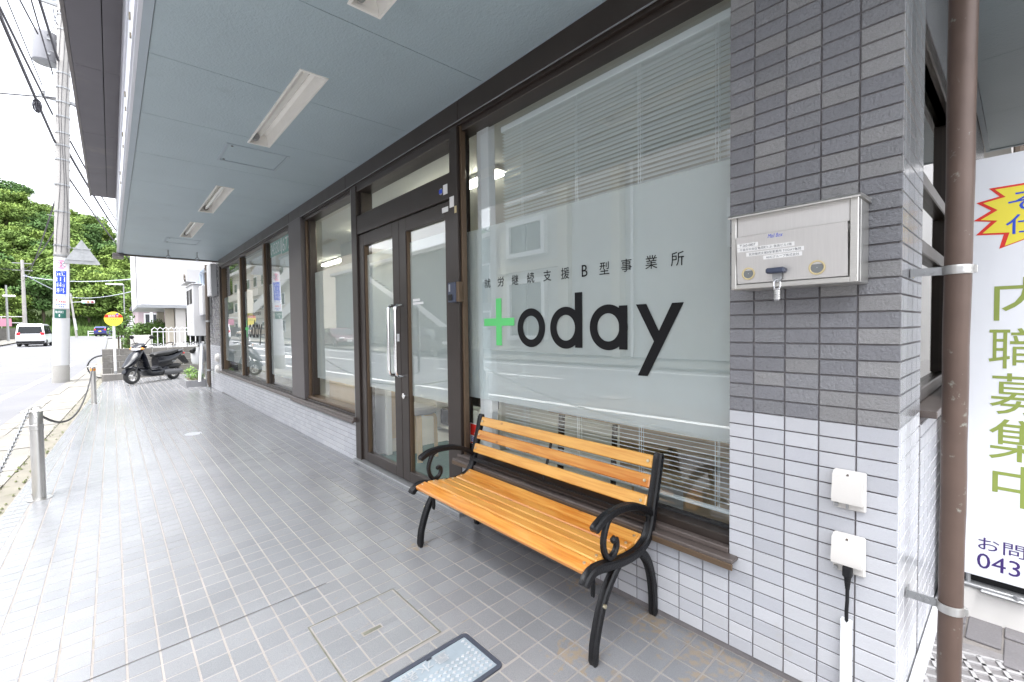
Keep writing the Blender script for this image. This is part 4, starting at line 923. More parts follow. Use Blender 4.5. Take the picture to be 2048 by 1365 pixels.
# boxes and desk behind the other windows
t = thing('carton', 'wide pale carton along the foot of the window beside the door', 'carton', (-4.95, .45, .012)); mb = MB(); mb.box(-5.6, -4.62, .25, .75, .013, .62, 0, .004); mb.build('carton_body', 'carton', t)
mb = MB(); mb.box(-5.6, -5.11, .25, .72, .621, .626); mb.box(-5.1, -4.62, .25, .72, .621, .626); mb.build('flap', 'carton', t, smooth=0)
t = thing('work_desk', 'wooden work desk with dark legs behind the blind', 'desk', (-1.3, .8, .012))
mb = MB(); mb.box(-2.1, -.62, .45, 1.15, .66, .69, 0, .004); mb.build('desk_top', 'desk_wood', t)
for xx in (-2.05, -.70):
    for yy in (.5, 1.1): mb = MB(); mb.beam((xx, yy, .012), (xx+.03, yy, .66), .03, .03); mb.build('leg', 'plastic_black', t)
mb = MB(); mb.box(-2.0, -.72, 1.12, 1.14, .1, .655); mb.build('modesty_panel', 'desk_wood', t, smooth=0)
t = thing('shelf_carton', 'brown carton on the floor under the work desk', 'carton', (-1.1, .75, .012)); mb = MB(); mb.box(-1.5, -.85, .52, 1.0, .013, .42, 0, .004); mb.build('carton_body', 'carton', t)
mb = MB(); mb.box(-1.48, -1.18, .518, .5195, .2, .36); mb.build('carton_label', 'paper_white', t, smooth=0)

# ================================================================== BENCH
BZ = tz(-1.65, -.2)
t = thing('park_bench', 'orange varnished slatted bench with black cast iron scroll ends', 'bench', (-1.66, -.2, BZ))
def smooth_path(pts, n=6):
    P = [Vector((p[0], p[1], 0)) for p in pts]; out = []
    for i in range(len(P)-1):
        p0, p1, p2, p3 = P[max(i-1,0)], P[i], P[i+1], P[min(i+2, len(P)-1)]
        for k in range(n):
            u = k/n; out.append(.5*((2*p1)+(p2-p0)*u+(2*p0-5*p1+4*p2-p3)*u*u+(3*p1-p0-3*p2+p3)*u**3))
    out.append(P[-1]); return [(p.x, p.y) for p in out]
def strap(mb, pts, x, w, th, n=6):
    """cast bar: sweep of a ribbed section along a path in the y-z plane, w across (x), th thick"""
    pts = smooth_path(pts, n); N_ = len(pts); T = th if isinstance(th, (list, tuple)) else (th, th); rg = []
    for i, (y, z) in enumerate(pts):
        a = pts[max(i-1,0)]; b = pts[min(i+1,N_-1)]; dy, dz = b[0]-a[0], b[1]-a[1]; L = math.hypot(dy, dz) or 1; ny, nz = -dz/L, dy/L
        u = i/(N_-1); h = (T[0]+(T[1]-T[0])*u)/2; e = min(1, .55+.45*min(i, N_-1-i)/2.0); h *= e; ww = w*(.8+.2*e)
        sec = [(-ww*.5,-h*.6),(-ww*.34,-h),(-ww*.12,-h*.72),(ww*.12,-h*.72),(ww*.34,-h),(ww*.5,-h*.6),(ww*.5,h*.6),(ww*.34,h),(ww*.12,h*.72),(-ww*.12,h*.72),(-ww*.34,h),(-ww*.5,h*.6)]
        rg.append([(x+sx, y+ny*sh, z+nz*sh) for sx, sh in sec])
    mb.rings(rg)
for bxp in (-1.035, -2.285):
    z0 = tz(bxp, -.2); dz = z0
    mb = MB(); S = lambda L: [(y, z+.010) for y, z in L]
    strap(mb, S([(.035,.672),(.018,.60),(.002,.54),(-.02,.46),(-.04,.385),(-.066,.335),(-.10,.312),(-.145,.298),(-.224,.297),(-.313,.309),(-.386,.322),(-.43,.322),(-.462,.305),(-.474,.285)]), bxp, .040, .036)
    fr = mb.build('end_frame', 'black_iron', t)
    mb = MB(); strap(mb, S([(-.03,.425),(-.07,.452),(-.12,.478),(-.188,.499),(-.25,.506),(-.30,.506),(-.35,.500),(-.39,.486),(-.418,.470)]), bxp, .036, (.026,.034)); mb.build('armrest', 'black_iron', t)
    mb = MB(); strap(mb, S([(-.30,.497),(-.33,.484),(-.35,.449),(-.361,.408),(-.352,.365),(-.328,.338),(-.302,.341),(-.284,.356),(-.277,.378),(-.283,.398),(-.299,.402)]), bxp, .022, (.020,.020)); mb.ball((bxp, -.298, .408), (.012,.014,.014)); mb.build('arm_scroll', 'black_iron', t)
    gz = tz(bxp, -.42); mb = MB(); strap(mb, [(-.262,.315),(-.292,.288),(-.335,.243),(-.365,.20),(-.388,.15),(-.405,.10),(-.418,.05),(-.424,gz-.001)], bxp, .034, (.034,.032)); mb.build('front_leg', 'black_iron', t)
    gz = tz(bxp, -.02); mb = MB(); strap(mb, [(-.125,.306),(-.09,.278),(-.06,.238),(-.038,.185),(-.026,.134),(-.018,.07),(-.017,gz-.001)], bxp, .034, (.034,.032)); mb.build('rear_leg', 'black_iron', t)
    s_ = 1 if bxp > -1.6 else -1
    mb = MB()
    for (y, z) in ((-.378,.19),): mb.cyl((bxp+.015*s_, y, z), (bxp+.024*s_, y, z), .008, n=8)
    mb.build('leg_bolt', 'bolt_zinc', t)
    mb = MB(); strap(mb, [(-.37,.30),(-.36,.24),(-.362,.19)], bxp-.05*s_, .016, .016); mb.build('stay', 'black_iron', t)
bx0, bx1 = -2.268, -1.052
def bslat(name, y, z, ang, w, th):
    mb = MB(); a = math.radians(ang); mb.obox(((bx0+bx1)/2, y, z), ((1,0,0),(0,math.cos(a),math.sin(a)),(0,-math.sin(a),math.cos(a))), ((bx1-bx0)/2, w/2, th/2), 0, .0045); return mb.build(name, 'varnished_wood', t)
ang_b = 70
for y, z in ((.0225,.632),(-.0055,.553),(-.035,.474)):
    bslat('back_slat', y, z+.008, ang_b, .056, .020)
    for xx in (bx0+.022, bx1-.022): mb = MB(); mb.cyl((xx, y-.009, z+.011), (xx, y-.015, z+.013), .0065, n=8); mb.build('slat_bolt', 'bolt_zinc', t)
for y, z, ag, w in ((-.098,.330,-28,.058),(-.158,.320,-8,.052),(-.220,.318,3,.056),(-.283,.324,7,.056),(-.352,.333,4,.060),(-.425,.331,-14,.066)):
    ob = bslat('seat_slat', y, z+.006, -ag if False else (-ag), w, .022)
    for xx in (bx0+.022, bx1-.022): mb = MB(); mb.cyl((xx, y, z+.016), (xx, y, z+.0215), .006, n=8); mb.build('slat_bolt', 'bolt_zinc', t)
mb = MB(); mb.box(bx0, bx1, -.082, -.058, .390, .410, 0, .003) if False else None; mb.beam((bx0-.01, -.052, .415), (bx1+.01, -.052, .415), .012, .02); mb.beam((bx0, -.21, .296), (bx1, -.21, .296), .03, .010); mb.build('rail', 'black_iron', t)
mb = MB(); strap(mb, [(.03,.66),(0,.56),(-.045,.43)], -1.66, .014, .010); strap(mb, [(-.09,.315),(-.2,.303),(-.3,.308),(-.42,.318)], -1.66, .025, .008); mb.build('centre_strap', 'black_iron', t)

# ================================================================== MAILBOX, PADLOCK, OUTLETS, CABLE, DOWNPIPE
t = thing('mailbox', 'brushed steel wall mailbox with two round windows and paper label strips', 'mailbox', (-.485, 0, 1.47))
x0, x1, z0, z1, yf = -.662, -.312, 1.350, 1.590, -.135
mb = MB(); mb.box(x0, x1, yf+.03, -.007, z0, z1, 0, .002); mb.build('body', 'stainless', t)
mb = MB(); mb.box(x0, x0+.016, yf, yf+.03, z0, z1, 0, .0015); mb.box(x1-.020, x1, yf, yf+.03, z0, z1, 0, .0015); mb.box(x0+.016, x1-.02, yf, yf+.03, z0, z0+.016, 0, .0015); mb.build('front_frame', 'stainless', t)
mb = MB(); mb.prism([(yf-.014, z1-.004), (yf-.014, z1+.001), (yf-.006, z1+.008), (-.007, z1+.016), (-.007, z1+.0005), (yf, z1+.0005)], lambda y, z: (x0-.006, y, z), lambda y, z: (x1+.006, y, z)); mb.build('lid', 'stainless', t, smooth=0)
mb = MB(); mb.box(x0+.018, x1-.022, yf+.006, yf+.009, z1-.064, z1-.001); mb.build('letter_flap', 'stainless_flap', t, smooth=0)
fx0, fx1, fz0, fz1 = x0+.019, x1-.024, z0+.019, z1-.067
FY = lambda z: yf+.004-.012*(z-fz0)/(fz1-fz0)                       # the door leans out a little at its top
dm = MB(); dm.add([(fx0,FY(fz0),fz0),(fx1,FY(fz0),fz0),(fx1,FY(fz1),fz1),(fx0,FY(fz1),fz1)]+[(fx0,FY(fz0)+.003,fz0),(fx1,FY(fz0)+.003,fz0),(fx1,FY(fz1)+.003,fz1),(fx0,FY(fz1)+.003,fz1)], [(0,1,2,3),(4,7,6,5),(0,4,5,1),(1,5,6,2),(2,6,7,3),(3,7,4,0)]); dm = dm.build('front_door', 'stainless_flap', t, smooth=0)
for cx, r_ in ((-.607,.017), (-.412,.0185)):
    cz = 1.400; mb = MB(); mb.lathe([(r_+.0035,.0),(r_+.0035,-.003),(r_,-.0035),(r_-.002,-.001)], (cx, FY(cz), cz), 'y', 26, 0, False); mb.lathe([(r_-.001,-.0008),(.001,-.0008)], (cx, FY(cz), cz), 'y', 26, 1, False); mb.build('round_window', ['ring_yellow', 'lens_grey'], dm)
for (a, b, zz, body) in ((-.640,-.575,1.4935,'〒260-0807'), (-.640,-.470,1.4795,'千葉市中央区亀岡町1-21 飯高ビル1階'), (-.612,-.445,1.4625,'就労継続支援B型事業所 TODAY亀岡'), (-.560,-.450,1.447,'AHCグループ株式会社')):
    mb = MB(); F_ = lambda x, z: (x, FY(z)-.0006, z); h = .0062
    mb.add([F_(a,zz-h),F_(b,zz-h),F_(b,zz+h),F_(a,zz+h)], [(0,1,2,3)]); text(mb, body, a+.008, b-.008, zz-.0042, zz+.0042, lambda x, z: (x, FY(z)-.0010, z), 1); mb.build('label_strip', ['label_white', 'ink_grey'], dm, smooth=0)
mb = MB(); text(mb, 'Mail Box', -.545, -.503, 1.507, 1.519, lambda x, z: (x+.25*(z-1.51), FY(z)-.0005, z), 0); mb.build('printed_name', 'ink_blue', dm, smooth=0)
mb = MB(); mb.box(-.545, -.492, yf-.030, yf+.0, 1.392, 1.409, 0, .004); mb.build('knob', 'plastic_navy', dm)
mb = MB(); mb.prism([(-.532,1.392),(-.504,1.392),(-.504,1.376),(-.511,1.365),(-.525,1.365),(-.532,1.376)], lambda x, z: (x, yf-.007, z), lambda x, z: (x, yf-.004, z)); mb.build('hasp', 'galvanised', dm, smooth=0)
t = thing('combination_padlock', 'small combination padlock with four number wheels hanging from the mailbox', 'padlock', (-.518, yf-.006, 1.372))
mb = MB(); mb.tube([(-.525, yf-.010, 1.345), (-.525, yf-.010, 1.365), (-.523, yf-.009, 1.371), (-.518, yf-.006, 1.374), (-.513, yf-.003, 1.371), (-.511, yf-.003, 1.365), (-.511, yf-.003, 1.345)], .0026, 8); mb.build('shackle', 'chrome', t)
for k in range(4):
    mb = MB(); mb.cyl((-.518, yf-.006, 1.3395-.0075*k), (-.518, yf-.006, 1.3335-.0075*k), .0095, n=10); mb.build('number_wheel', 'steel', t)
mb = MB(); mb.box(-.527, -.509, yf-.012, yf-.0, 1.3400, 1.3455, 0, .001); mb.box(-.525, -.511, yf-.010, yf-.002, 1.3065, 1.3105, 0, .001); mb.cyl((-.518, yf-.006, 1.310), (-.518, yf-.006, 1.341), .006, n=8); mb.build('lock_body', 'chrome', t)
def outlet(z0, plugged, lbl):
    t = thing('outdoor_outlet', lbl, 'outlet', (-.352, 0, z0), group='ivory outlets on the pillar')
    mb = MB(); mb.box(-.392, -.309, -.020, -.006, z0, z0+.122, 0, .004); mb.build('back_plate', 'plastic_ivory', t)
    zb = .026 if not plugged else .034
    mb = MB(); pr_ = [(-.0205, z0+.119), (-.040, z0+.110), (-.050, z0+zb+.012), (-.048, z0+zb), (-.0205, z0+zb)]
    mb.prism(pr_, lambda y, z: (-.391, y, z), lambda y, z: (-.312, y, z)); mb.build('hood', 'plastic_ivory', t, smooth=20)
    mb = MB(); mb.cyl((-.352, -.033, z0+.112), (-.352, -.040, z0+.110), .0035, n=10); mb.build('screw', 'socket_brown', t)
    mb = MB(); mb.box(-.388, -.378, -.028, -.0205, z0+.006, z0+.016); mb.box(-.358, -.352, -.026, -.0205, z0+.004, z0+.02); mb.build('earth_terminal', 'galvanised', t, smooth=0)
outlet(.651, False, 'upper ivory outdoor outlet on the pillar with nothing plugged in')
outlet(.450, True, 'lower ivory outdoor outlet on the pillar with a black plug in it')
t = thing('power_cable', 'black plug and cable running from the lower outlet into the white duct', 'cable', (-.35, -.03, .3))
mb = MB(); mb.box(-.362, -.338, -.046, -.022, .445, .480, 0, .004); 
for k in range(5): mb.cyl((-.350, -.034, .445-.008*k), (-.350, -.034, .439-.008*k), .0095-.0008*k, n=10)
mb.build('plug', 'plastic_black', t)
mb = MB(); mb.tube([(-.350,-.034,.41),(-.350,-.034,.37),(-.353,-.028,.33),(-.354,-.020,.29)], .0052, 8); mb.build('cord', 'plastic_black', t)
mb = MB(); mb.box(-.370, -.341, -.026, -.006, tz(-.35,0), .300, 0, .002); mb.build('cable_duct', 'plastic_white', loc=(-.355,-.01,0), label='vertical white cable duct on the pillar below the plugged outlet', cat='cable duct')
mb = MB(); mb.box(-.234, -.206, .06, 2.6, .012, .052, 0, .003); mb.build('cable_duct', 'plastic_white', loc=(-.22,.6,0.02), label='horizontal white cable duct along the foot of the side wall', cat='cable duct')
t = thing('downpipe', 'dented brown copper downpipe clamped to the building corner', 'downpipe', (-.13, .15, tz(-.13,.15)))
rgs = []; mb = MB()
for i in range(29):
    z = 2.70-i*(2.70-tz(-.13,.15))/28; u = i/28; cx = -.1255-.0085*u; r_ = .0335-.0062*u; ring = []
    for k in range(22):
        a = 2*PI*k/22; d = 1+.018*math.sin(3*a+i*.7)+.03*math.sin(i*1.9)*math.cos(a-.8)*(u > .3)
        if 16 <= i <= 19: d -= .05*max(0, math.cos(a+1.1))
        ring.append((cx+r_*d*math.cos(a), .15+r_*d*math.sin(a), z))
    rgs.append(ring)
mb.rings(rgs); mb.build('pipe', 'copper_pipe', t, smooth=50)
for bz in (1.385, .372):
    cx = -.1255-.0085*(2.7-bz)/2.7; r_ = .0335-.0062*(2.7-bz)/2.7
    mb = MB(); mb.lathe([(r_+.0005,-.013),(r_+.003,-.013),(r_+.0045,-.006),(r_+.003,0),(r_+.0045,.006),(r_+.003,.013),(r_+.0005,.013)], (cx,.15,bz), n=24, caps=False); mb.box(cx+r_, cx+r_+.010, .145, .155, bz-.011, bz+.011, 0, .001)
    mb.cyl((cx+r_+.01, .15, bz), (cx+r_+.0105, .15, bz), .004, n=8)
    cl = mb.build('pipe_clamp', 'steel', t)
    mb = MB(); mb.box(-.234, cx-r_+.004, .146, .150, bz-.012, bz+.012); mb.box(-.234, -.231, .135, .185, bz-.014, bz+.014)
    for xx in (-.205, -.185): mb.cyl((xx, .146, bz), (xx, .141, bz), .006, n=6)
    mb.build('wall_strap', 'galvanised', t)
# card reader on the door frame
t = thing('card_reader', 'small dark grey entry reader mounted between the door and the big window', 'reader', (-2.48, -.02, 1.46))
mb = MB(); mb.box(-2.525, -2.435, -.05, -.011, 1.40, 1.53, 0, .004); mb.build('case', 'plastic_navy', t); mb = MB(); mb.box(-2.512, -2.468, -.056, -.0505, 1.412, 1.452, 0, .002); mb.build('key_cover', 'plastic_black', t)
mb = MB(); mb.box(-2.508, -2.492, -.053, -.0505, 1.47, 1.518); mb.build('badge_slot', 'box_grey', t, smooth=0); mb = MB(); mb.box(-2.434, -2.405, -.045, -.011, 1.40, 1.53, 0, .003); mb.build('side_cover', 'bronze_frame', t)

# ================================================================== RECRUITING SIGN BOARD IN THE ALLEY
t = thing('recruiting_sign', 'large white recruiting board with green lettering and a yellow starburst beside the downpipe', 'sign board', (.55, .9, .03))
sy = .883; SX0, SX1 = -.205, 1.15
mb = MB(); mb.box(SX0, SX1, sy, sy+.03, .2, 1.877, 0, .002); mb.build('board', 'banner_white', t)
S = lambda y: (lambda x, z: (x, y, z))
mb = MB(); star = [(-.138,1.635),(-.090,1.624),(-.131,1.577),(-.055,1.569),(-.066,1.515),(.02,1.55),(.06,1.49),(.10,1.55),(.17,1.50),(.18,1.57),(.27,1.55),(.235,1.61),(.32,1.64),(.235,1.67),(.28,1.74),(.18,1.72),(.16,1.80),(.09,1.74),(.04,1.81),(-.0,1.755),(-.097,1.755),(-.068,1.718),(-.131,1.705),(-.090,1.668)]
cxs, czs = .09, 1.645
mb.add([(x, sy-.0008, z) for x, z in star]+[(cxs, sy-.0008, czs)], [(i, (i+1) % len(star), len(star)) for i in range(len(star))], 0)
inn = [(cxs+(x-cxs)*(1-.012/max(.1,math.hypot(x-cxs,z-czs))*1.0)*.965, czs+(z-czs)*.93) for x, z in star]
mb.add([(x, sy-.0016, z) for x, z in inn]+[(cxs, sy-.0016, czs)], [(i, (i+1) % len(star), len(star)) for i in range(len(star))], 1)
mb.build('starburst', ['ink_red', 'ink_yellow'], t, smooth=0, recalc=False)
mb = MB(); text(mb, 'その', -.045, .16, 1.652, 1.725, S(sy-.0024)); text(mb, '仕事', -.05, .16, 1.566, 1.640, S(sy-.0024)); mb.build('starburst_lettering', 'ink_blue', t, smooth=0)
mb = MB()
for ch, za, zb, xa in (('内',1.235,1.400,-.077), ('職',1.048,1.207,-.089), ('募',.868,1.030,-.084), ('集',.688,.850,-.084), ('中',.510,.672,-.072)): text(mb, ch, xa, xa+.165, za, zb, S(sy-.001))
mb.build('green_lettering', 'ink_olive', t, smooth=0)
mb = MB(); text(mb, 'お問い合わせ', -.108, .30, .312, .366, S(sy-.001)); text(mb, '043-301-6774', -.110, .36, .237, .298, S(sy-.001)); mb.build('contact_lettering', 'ink_violet', t, smooth=0)
mb = MB()
for xx in (-.135, .35, .9): mb.cyl((xx, sy+.01, .165), (xx, sy+.01, .2), .008, n=10)
mb.box(SX0, SX1, sy-.012, sy+.035, .150, .165, 0, .004); mb.box(-.10, .03, sy-.03, sy+.0, .146, .158, 0, .005); mb.cyl((.0, sy-.02, .158), (.0, sy-.02, .172), .011, n=6); mb.build('foot_rail', 'galvanised', t)
mb = MB(); mb.box(SX0, SX1, sy+.03, sy+.05, .155, .2, 0); mb.build('gap_shade', 'plastic_black', t, smooth=0)  # black strip fills the open gap, its shade put into colour
t = thing('concrete_kerb', 'low white concrete plinth under the recruiting board', 'plinth', (.5, .95, .03)); mb = MB(); mb.box(-.22, 1.3, sy-.004, sy+.16, tz(.3,.9)-.02, .147, 0, .006); mb.build('plinth', 'concrete_white', t)

# ================================================================== BOLLARDS, CHAIN, ROPE
def bollard(x, y, lbl, band):
    z = tz(x, y); t = thing('bollard', lbl, 'bollard', (x, y, z), group='steel bollards along the street edge')
    mb = MB(); mb.lathe([(.0,0),(.075,0),(.075,.006),(.0,.007)], (0,0,0), n=24, caps=False); mb.build('base_plate', 'steel', t, local=True)
    mb = MB(); mb.lathe([(.040,.005),(.040,.56),(.0425,.562),(.0425,.60),(.040,.602),(.040,.70),(.036,.708),(.0,.71)], (0,0,0), n=22); mb.build('post', 'steel', t, local=True)
    mb = MB(); mb.box(-.05, .05, -.006, .006, .66, .672, 0, .002); mb.box(-.006, .006, -.085, .085, .705, .716, 0, .003); mb.tube([(0, .028*math.cos(a), .728+.02*math.sin(a)) for a in [2*PI*k/10 for k in range(10)]], .006, 6, closed=True); mb.build('chain_hook', 'steel', t, local=True)
    mb = MB(); mb.cyl((0, -.040, .045), (0, -.043, .045), .008, n=8); mb.build('base_screw', 'socket_brown', t, local=True)
    if band:
        mb = MB(); mb.lathe([(.0408,.63),(.0415,.63),(.0415,.675),(.0408,.675)], (0,0,0), n=20, caps=False); mb.build('reflective_band', 'lamp_orange', t, local=True)
    return t
B1, B2, B0 = (-5.215, -2.19), (-11.72, -2.0), (1.25, -2.45)
bollard(*B1, 'nearest steel bollard, with a chain and a dark rope hooked on top', False)
bollard(*B2, 'farther steel bollard with an orange band, in front of the bus stop post', True)
def sag(p0, p1, s, n=24): return [Vector(p0).lerp(Vector(p1), k/n) + V(0, 0, -4*s*(k/n)*(1-k/n)) for k in range(n+1)]
h1 = V(*B1, tz(*B1)+.70); h2 = V(*B2, tz(*B2)+.70); h0 = V(*B0, tz(*B0)+.70)
mb = MB(); mb.tube(sag(h1+V(-.03,.02,-.03), h2, .40, 40), .010, 7); mb.build('rope', 'rubber', loc=h1, label='dark covered rope sagging between the two steel bollards', cat='rope')
pts = sag(h1+V(0,-.04,.02), h0, .46, 200); mb = MB()
for k in range(0, 150):
    a, b = pts[k], pts[k+1]; c = (a+b)/2; d = (b-a).normalized(); sd = d.cross(V(0,0,1)).normalized(); up = sd.cross(d); s_ = sd if k % 2 else up
    mb.tube([c + d*.024*math.cos(q)+s_*.011*math.sin(q) for q in [2*PI*i/8 for i in range(8)]], .0042, 5, closed=True)
mb.build('chain', 'galvanised', loc=h1, label='steel link chain hanging from the nearest bollard towards the viewer', cat='chain')

# ================================================================== UTILITY POLE WITH SIGNS
PXY = (-18.30, -2.84); PZ = rz(-18.3)
t = thing('utility_pole', 'tall concrete utility pole wrapped with clinic signs, carrying a transformer', 'utility pole', (*PXY, PZ))
PR = lambda z: .185-.0055*z
t.rotation_euler = (-.0374, .0327, 0)
mb = MB(); mb.lathe([(PR(0), -.05)]+[(PR(z), z) for z in (0,2,4,6,8,10,12,13.5)]+[(.01,13.5)], (0,0,0), n=26); mb.build('shaft', 'concrete_pole', t, local=True)
mb = MB(); mb.lathe([(PR(0)+.002,-.02),(PR(.5)+.004,.50),(PR(.5)+.0,.502)], (0,0,0), n=26, caps=False); mb.build('stained_base', 'concrete', t, local=True)
mb = MB(); mb.lathe([(PR(.5)+.004,.503),(PR(2)+.005,1.85),(PR(2),1.852)], (0,0,0), n=26, caps=False); mb.build('lower_wrap', 'box_white', t, local=True)
CAMA = math.atan2(-1.72-PXY[1], 0-PXY[0])
def wrap(z0, z1, a0, a1, dr):
    n = 12; vs = []
    for k in range(n+1):
        a = CAMA+a0+(a1-a0)*k/n
        for z in (z0, z1): vs.append(((PR(z)+dr)*math.cos(a), (PR(z)+dr)*math.sin(a), z))
    return vs, [(2*k, 2*k+2, 2*k+3, 2*k+1) for k in range(n)]
cyl = lambda dr: (lambda x, z: ((PR(z)+dr)*math.cos(CAMA+x), (PR(z)+dr)*math.sin(CAMA+x), z))
mb = MB(); mb.add(*wrap(2.12, 3.55, -1.15, 1.0, .010)); sg = mb.build('clinic_sign', 'banner_white', t, local=True, smooth=60)
mb = MB(); n = 30; f = cyl(.012); mb.add([f(-.08+.60*math.cos(2*PI*k/n), 3.36+.135*math.sin(2*PI*k/n)) for k in range(n)]+[f(-.08, 3.36)], [(k, (k+1) % n, n) for k in range(n)]); mb.build('pink_emblem', 'ink_pink', sg, local=True, smooth=60)
mb = MB(); text(mb, 'TDC', -.55, .38, 3.30, 3.41, cyl(.0135)); mb.build('emblem_lettering', 'ink_violet', sg, local=True, smooth=0)
mb = MB(); mb.add(*wrap(2.52, 3.18, -.72, .55, .012)); mb.build('blue_panel', 'ink_blue', sg, local=True, smooth=60)
mb = MB()
for k, ch in enumerate('武田歯科'): text(mb, ch, -.62, .38, 3.03-.158*k, 3.165-.158*k, cyl(.0138))
mb.build('white_lettering', 'paper_white', sg, local=True, smooth=0)
mb = MB(); text(mb, 'クリニック', -.72, .52, 2.42, 2.51, cyl(.0125)); mb.build('blue_lettering', 'ink_blue', sg, local=True, smooth=0)
mb = MB(); f = cyl(.0125); mb.add([f(-.68,2.34),(f(-.58,2.39)),f(-.48,2.34),f(-.55,2.34),f(-.55,2.25),f(-.61,2.25),f(-.61,2.34)], [(0,1,2),(6,3,4,5)])
for r0, r1, zz, m in ((-.3,.5,2.305,0),): 
    for q in range(4): mb.add([f(-.28+.2*q,zz-.02),f(-.14+.2*q,zz-.02),f(-.14+.2*q,zz+.02),f(-.28+.2*q,zz+.02)], [(0,1,2,3)])
mb.build('red_print', 'ink_red', sg, local=True, smooth=0)
mb = MB()
for zz in (2.225, 2.165):
    for q in range(6):
        if zz < 2.2 and q in (0, 1, 5): continue
        mb.add([f(-.62+.19*q,zz-.016),f(-.50+.19*q,zz-.016),f(-.50+.19*q,zz+.016),f(-.62+.19*q,zz+.016)], [(0,1,2,3)])
mb.build('blue_print', 'ink_blue', sg, local=True, smooth=0)
mb = MB(); mb.add(*wrap(1.845, 2.09, -.85, .55, .011)); gp = mb.build('address_plate', 'plate_green', t, local=True, smooth=60)
mb = MB(); text(mb, '亀岡町', -.72, .26, 1.98, 2.05, cyl(.0125)); text(mb, '1', -.28, -.16, 1.885, 1.95, cyl(.0125)); mb.build('plate_lettering', 'paper_white', gp, local=True, smooth=0)
mb = MB()
for z in (3.62, 3.9, 4.85, 5.6, 6.3, 6.7, 7.05, 7.5, 7.9, 8.3, 8.7, 9.9, 10.3, 10.9): mb.lathe([(PR(z)+.001,z-.02),(PR(z)+.014,z-.02),(PR(z)+.014,z+.02),(PR(z)+.001,z+.02)], (0,0,0), n=20, caps=False)
mb.build('steel_bands', 'galvanised', t, local=True)
for k in range(12):
    z = 4.7+.45*k; a = CAMA+(1.25 if k % 2 else -1.25); mb = MB(); mb.cyl((PR(z)*.9*math.cos(a), PR(z)*.9*math.sin(a), z), ((PR(z)+.15)*math.cos(a), (PR(z)+.15)*math.sin(a), z+.01), .011, n=6); mb.build('step_bolt', 'galvanised', t, local=True)
mb = MB()
for s_ in range(3):
    a0 = CAMA-.5+.5*s_; mb.tube([((PR(z)+.012)*math.cos(a0+.25*math.sin(z*1.3+s_)), (PR(z)+.012)*math.sin(a0+.25*math.sin(z*1.3+s_)), z) for z in [3.7+.25*k for k in range(38)]], .006, 5)
mb.build('riser_cables', 'cable_black', t, local=True)
for z, w, oy in ((10.6, 1.8, 0), (11.6, 1.8, 0), (9.05, .9, 0), (8.0, .8, -.1)):
    mb = MB(); mb.box(-.05-PR(z), -PR(z)+.03, -w/2+oy, w/2+oy, z-.04, z+.04, 0, .004)
    for q in (-.85, -.4, .4, .85):
        if abs(q)*2 <= w: mb.lathe([(.015,0),(.045,.03),(.03,.06),(.045,.09),(.03,.12),(.02,.14)], (-PR(z), q, z+.04), n=10)
    mb.build('cross_arm', 'galvanised', t, local=True)
tr = MB(); TXc = (-.30, -.36)
tr.lathe([(.02,8.95),(.27,8.98),(.285,9.0),(.285,9.72),(.27,9.78),(.08,9.82),(.02,9.82)], (*TXc, 0), n=28)
tr = tr.build('transformer', 'tank_grey', t, local=True)
mb = MB(); mb.lathe([(.02,8.945),(.27,8.975),(.27,8.99)], (*TXc, 0), n=28, caps=False); mb.build('tank_base', 'box_grey', tr, local=True)
mb = MB()
for zz in (9.15, 9.55): mb.box(TXc[0]+.26, TXc[0]+.31, TXc[1]+.03, TXc[1]+.10, zz-.02, zz+.02)
mb.beam((TXc[0]*.5,TXc[1]*.5,9.08),(0,0,9.08),.06,.07); mb.beam((TXc[0]*.5,TXc[1]*.5,9.58),(0,0,9.58),.06,.07); mb.build('tank_bracket', 'galvanised', tr, local=True, smooth=0)
mb = MB()
for k in range(26):
    z = random.uniform(9.9, 12.2); a = random.uniform(0, 2*PI); r_ = PR(z)+.02; L = random.uniform(.3, .9)
    mb.tube(sag((r_*math.cos(a), r_*math.sin(a), z), (r_*math.cos(a)+random.uniform(-.5,.4), r_*math.sin(a)+random.uniform(-.7,.6), z+random.uniform(-.5,.5)), random.uniform(.05,.2), 8), random.choice((.008,.012,.018)), 5)
mb.build('loose_wiring', 'cable_black', t, local=True, kind='stuff')
t = thing('warning_sign', 'grey back of a triangular road sign clamped to the big utility pole', 'road sign', (PXY[0]+.2, PXY[1]+.2, 3.2))
def rtri(c, r, rr, n=5):
    out = []
    for k in range(3):
        a = PI/2+k*2*PI/3; px, pz = c[0]+(r-2*rr)*math.cos(a), c[1]+(r-2*rr)*math.sin(a)
        out += [(px+rr*math.cos(a-PI/3+2*PI/3*q/n), pz+rr*math.sin(a-PI/3+2*PI/3*q/n)) for q in range(n+1)]
    return out
TX = -17.98
mb = MB(); mb.prism(rtri((-2.28,3.43),.47,.035), lambda y, z: (TX, y, z), lambda y, z: (TX-.012, y, z)); mb.build('plate', 'galvanised', t)
mb = MB(); mb.box(TX, TX+.022, -2.62, -2.02, 3.30, 3.33); mb.box(TX, TX+.022, -2.47, -2.09, 3.62, 3.65); mb.box(TX+.001, TX+.014, -2.30, -2.26, 3.22, 3.88); mb.build('stiffener', 'galvanised', t, smooth=0)
mb = MB()
for zz in (3.32, 3.64): mb.beam((PXY[0]+.1, PXY[1]+.12, zz), (TX+.01, -2.5, zz), .03, .03)
mb.build('clamp_arm', 'galvanised', t, smooth=0)

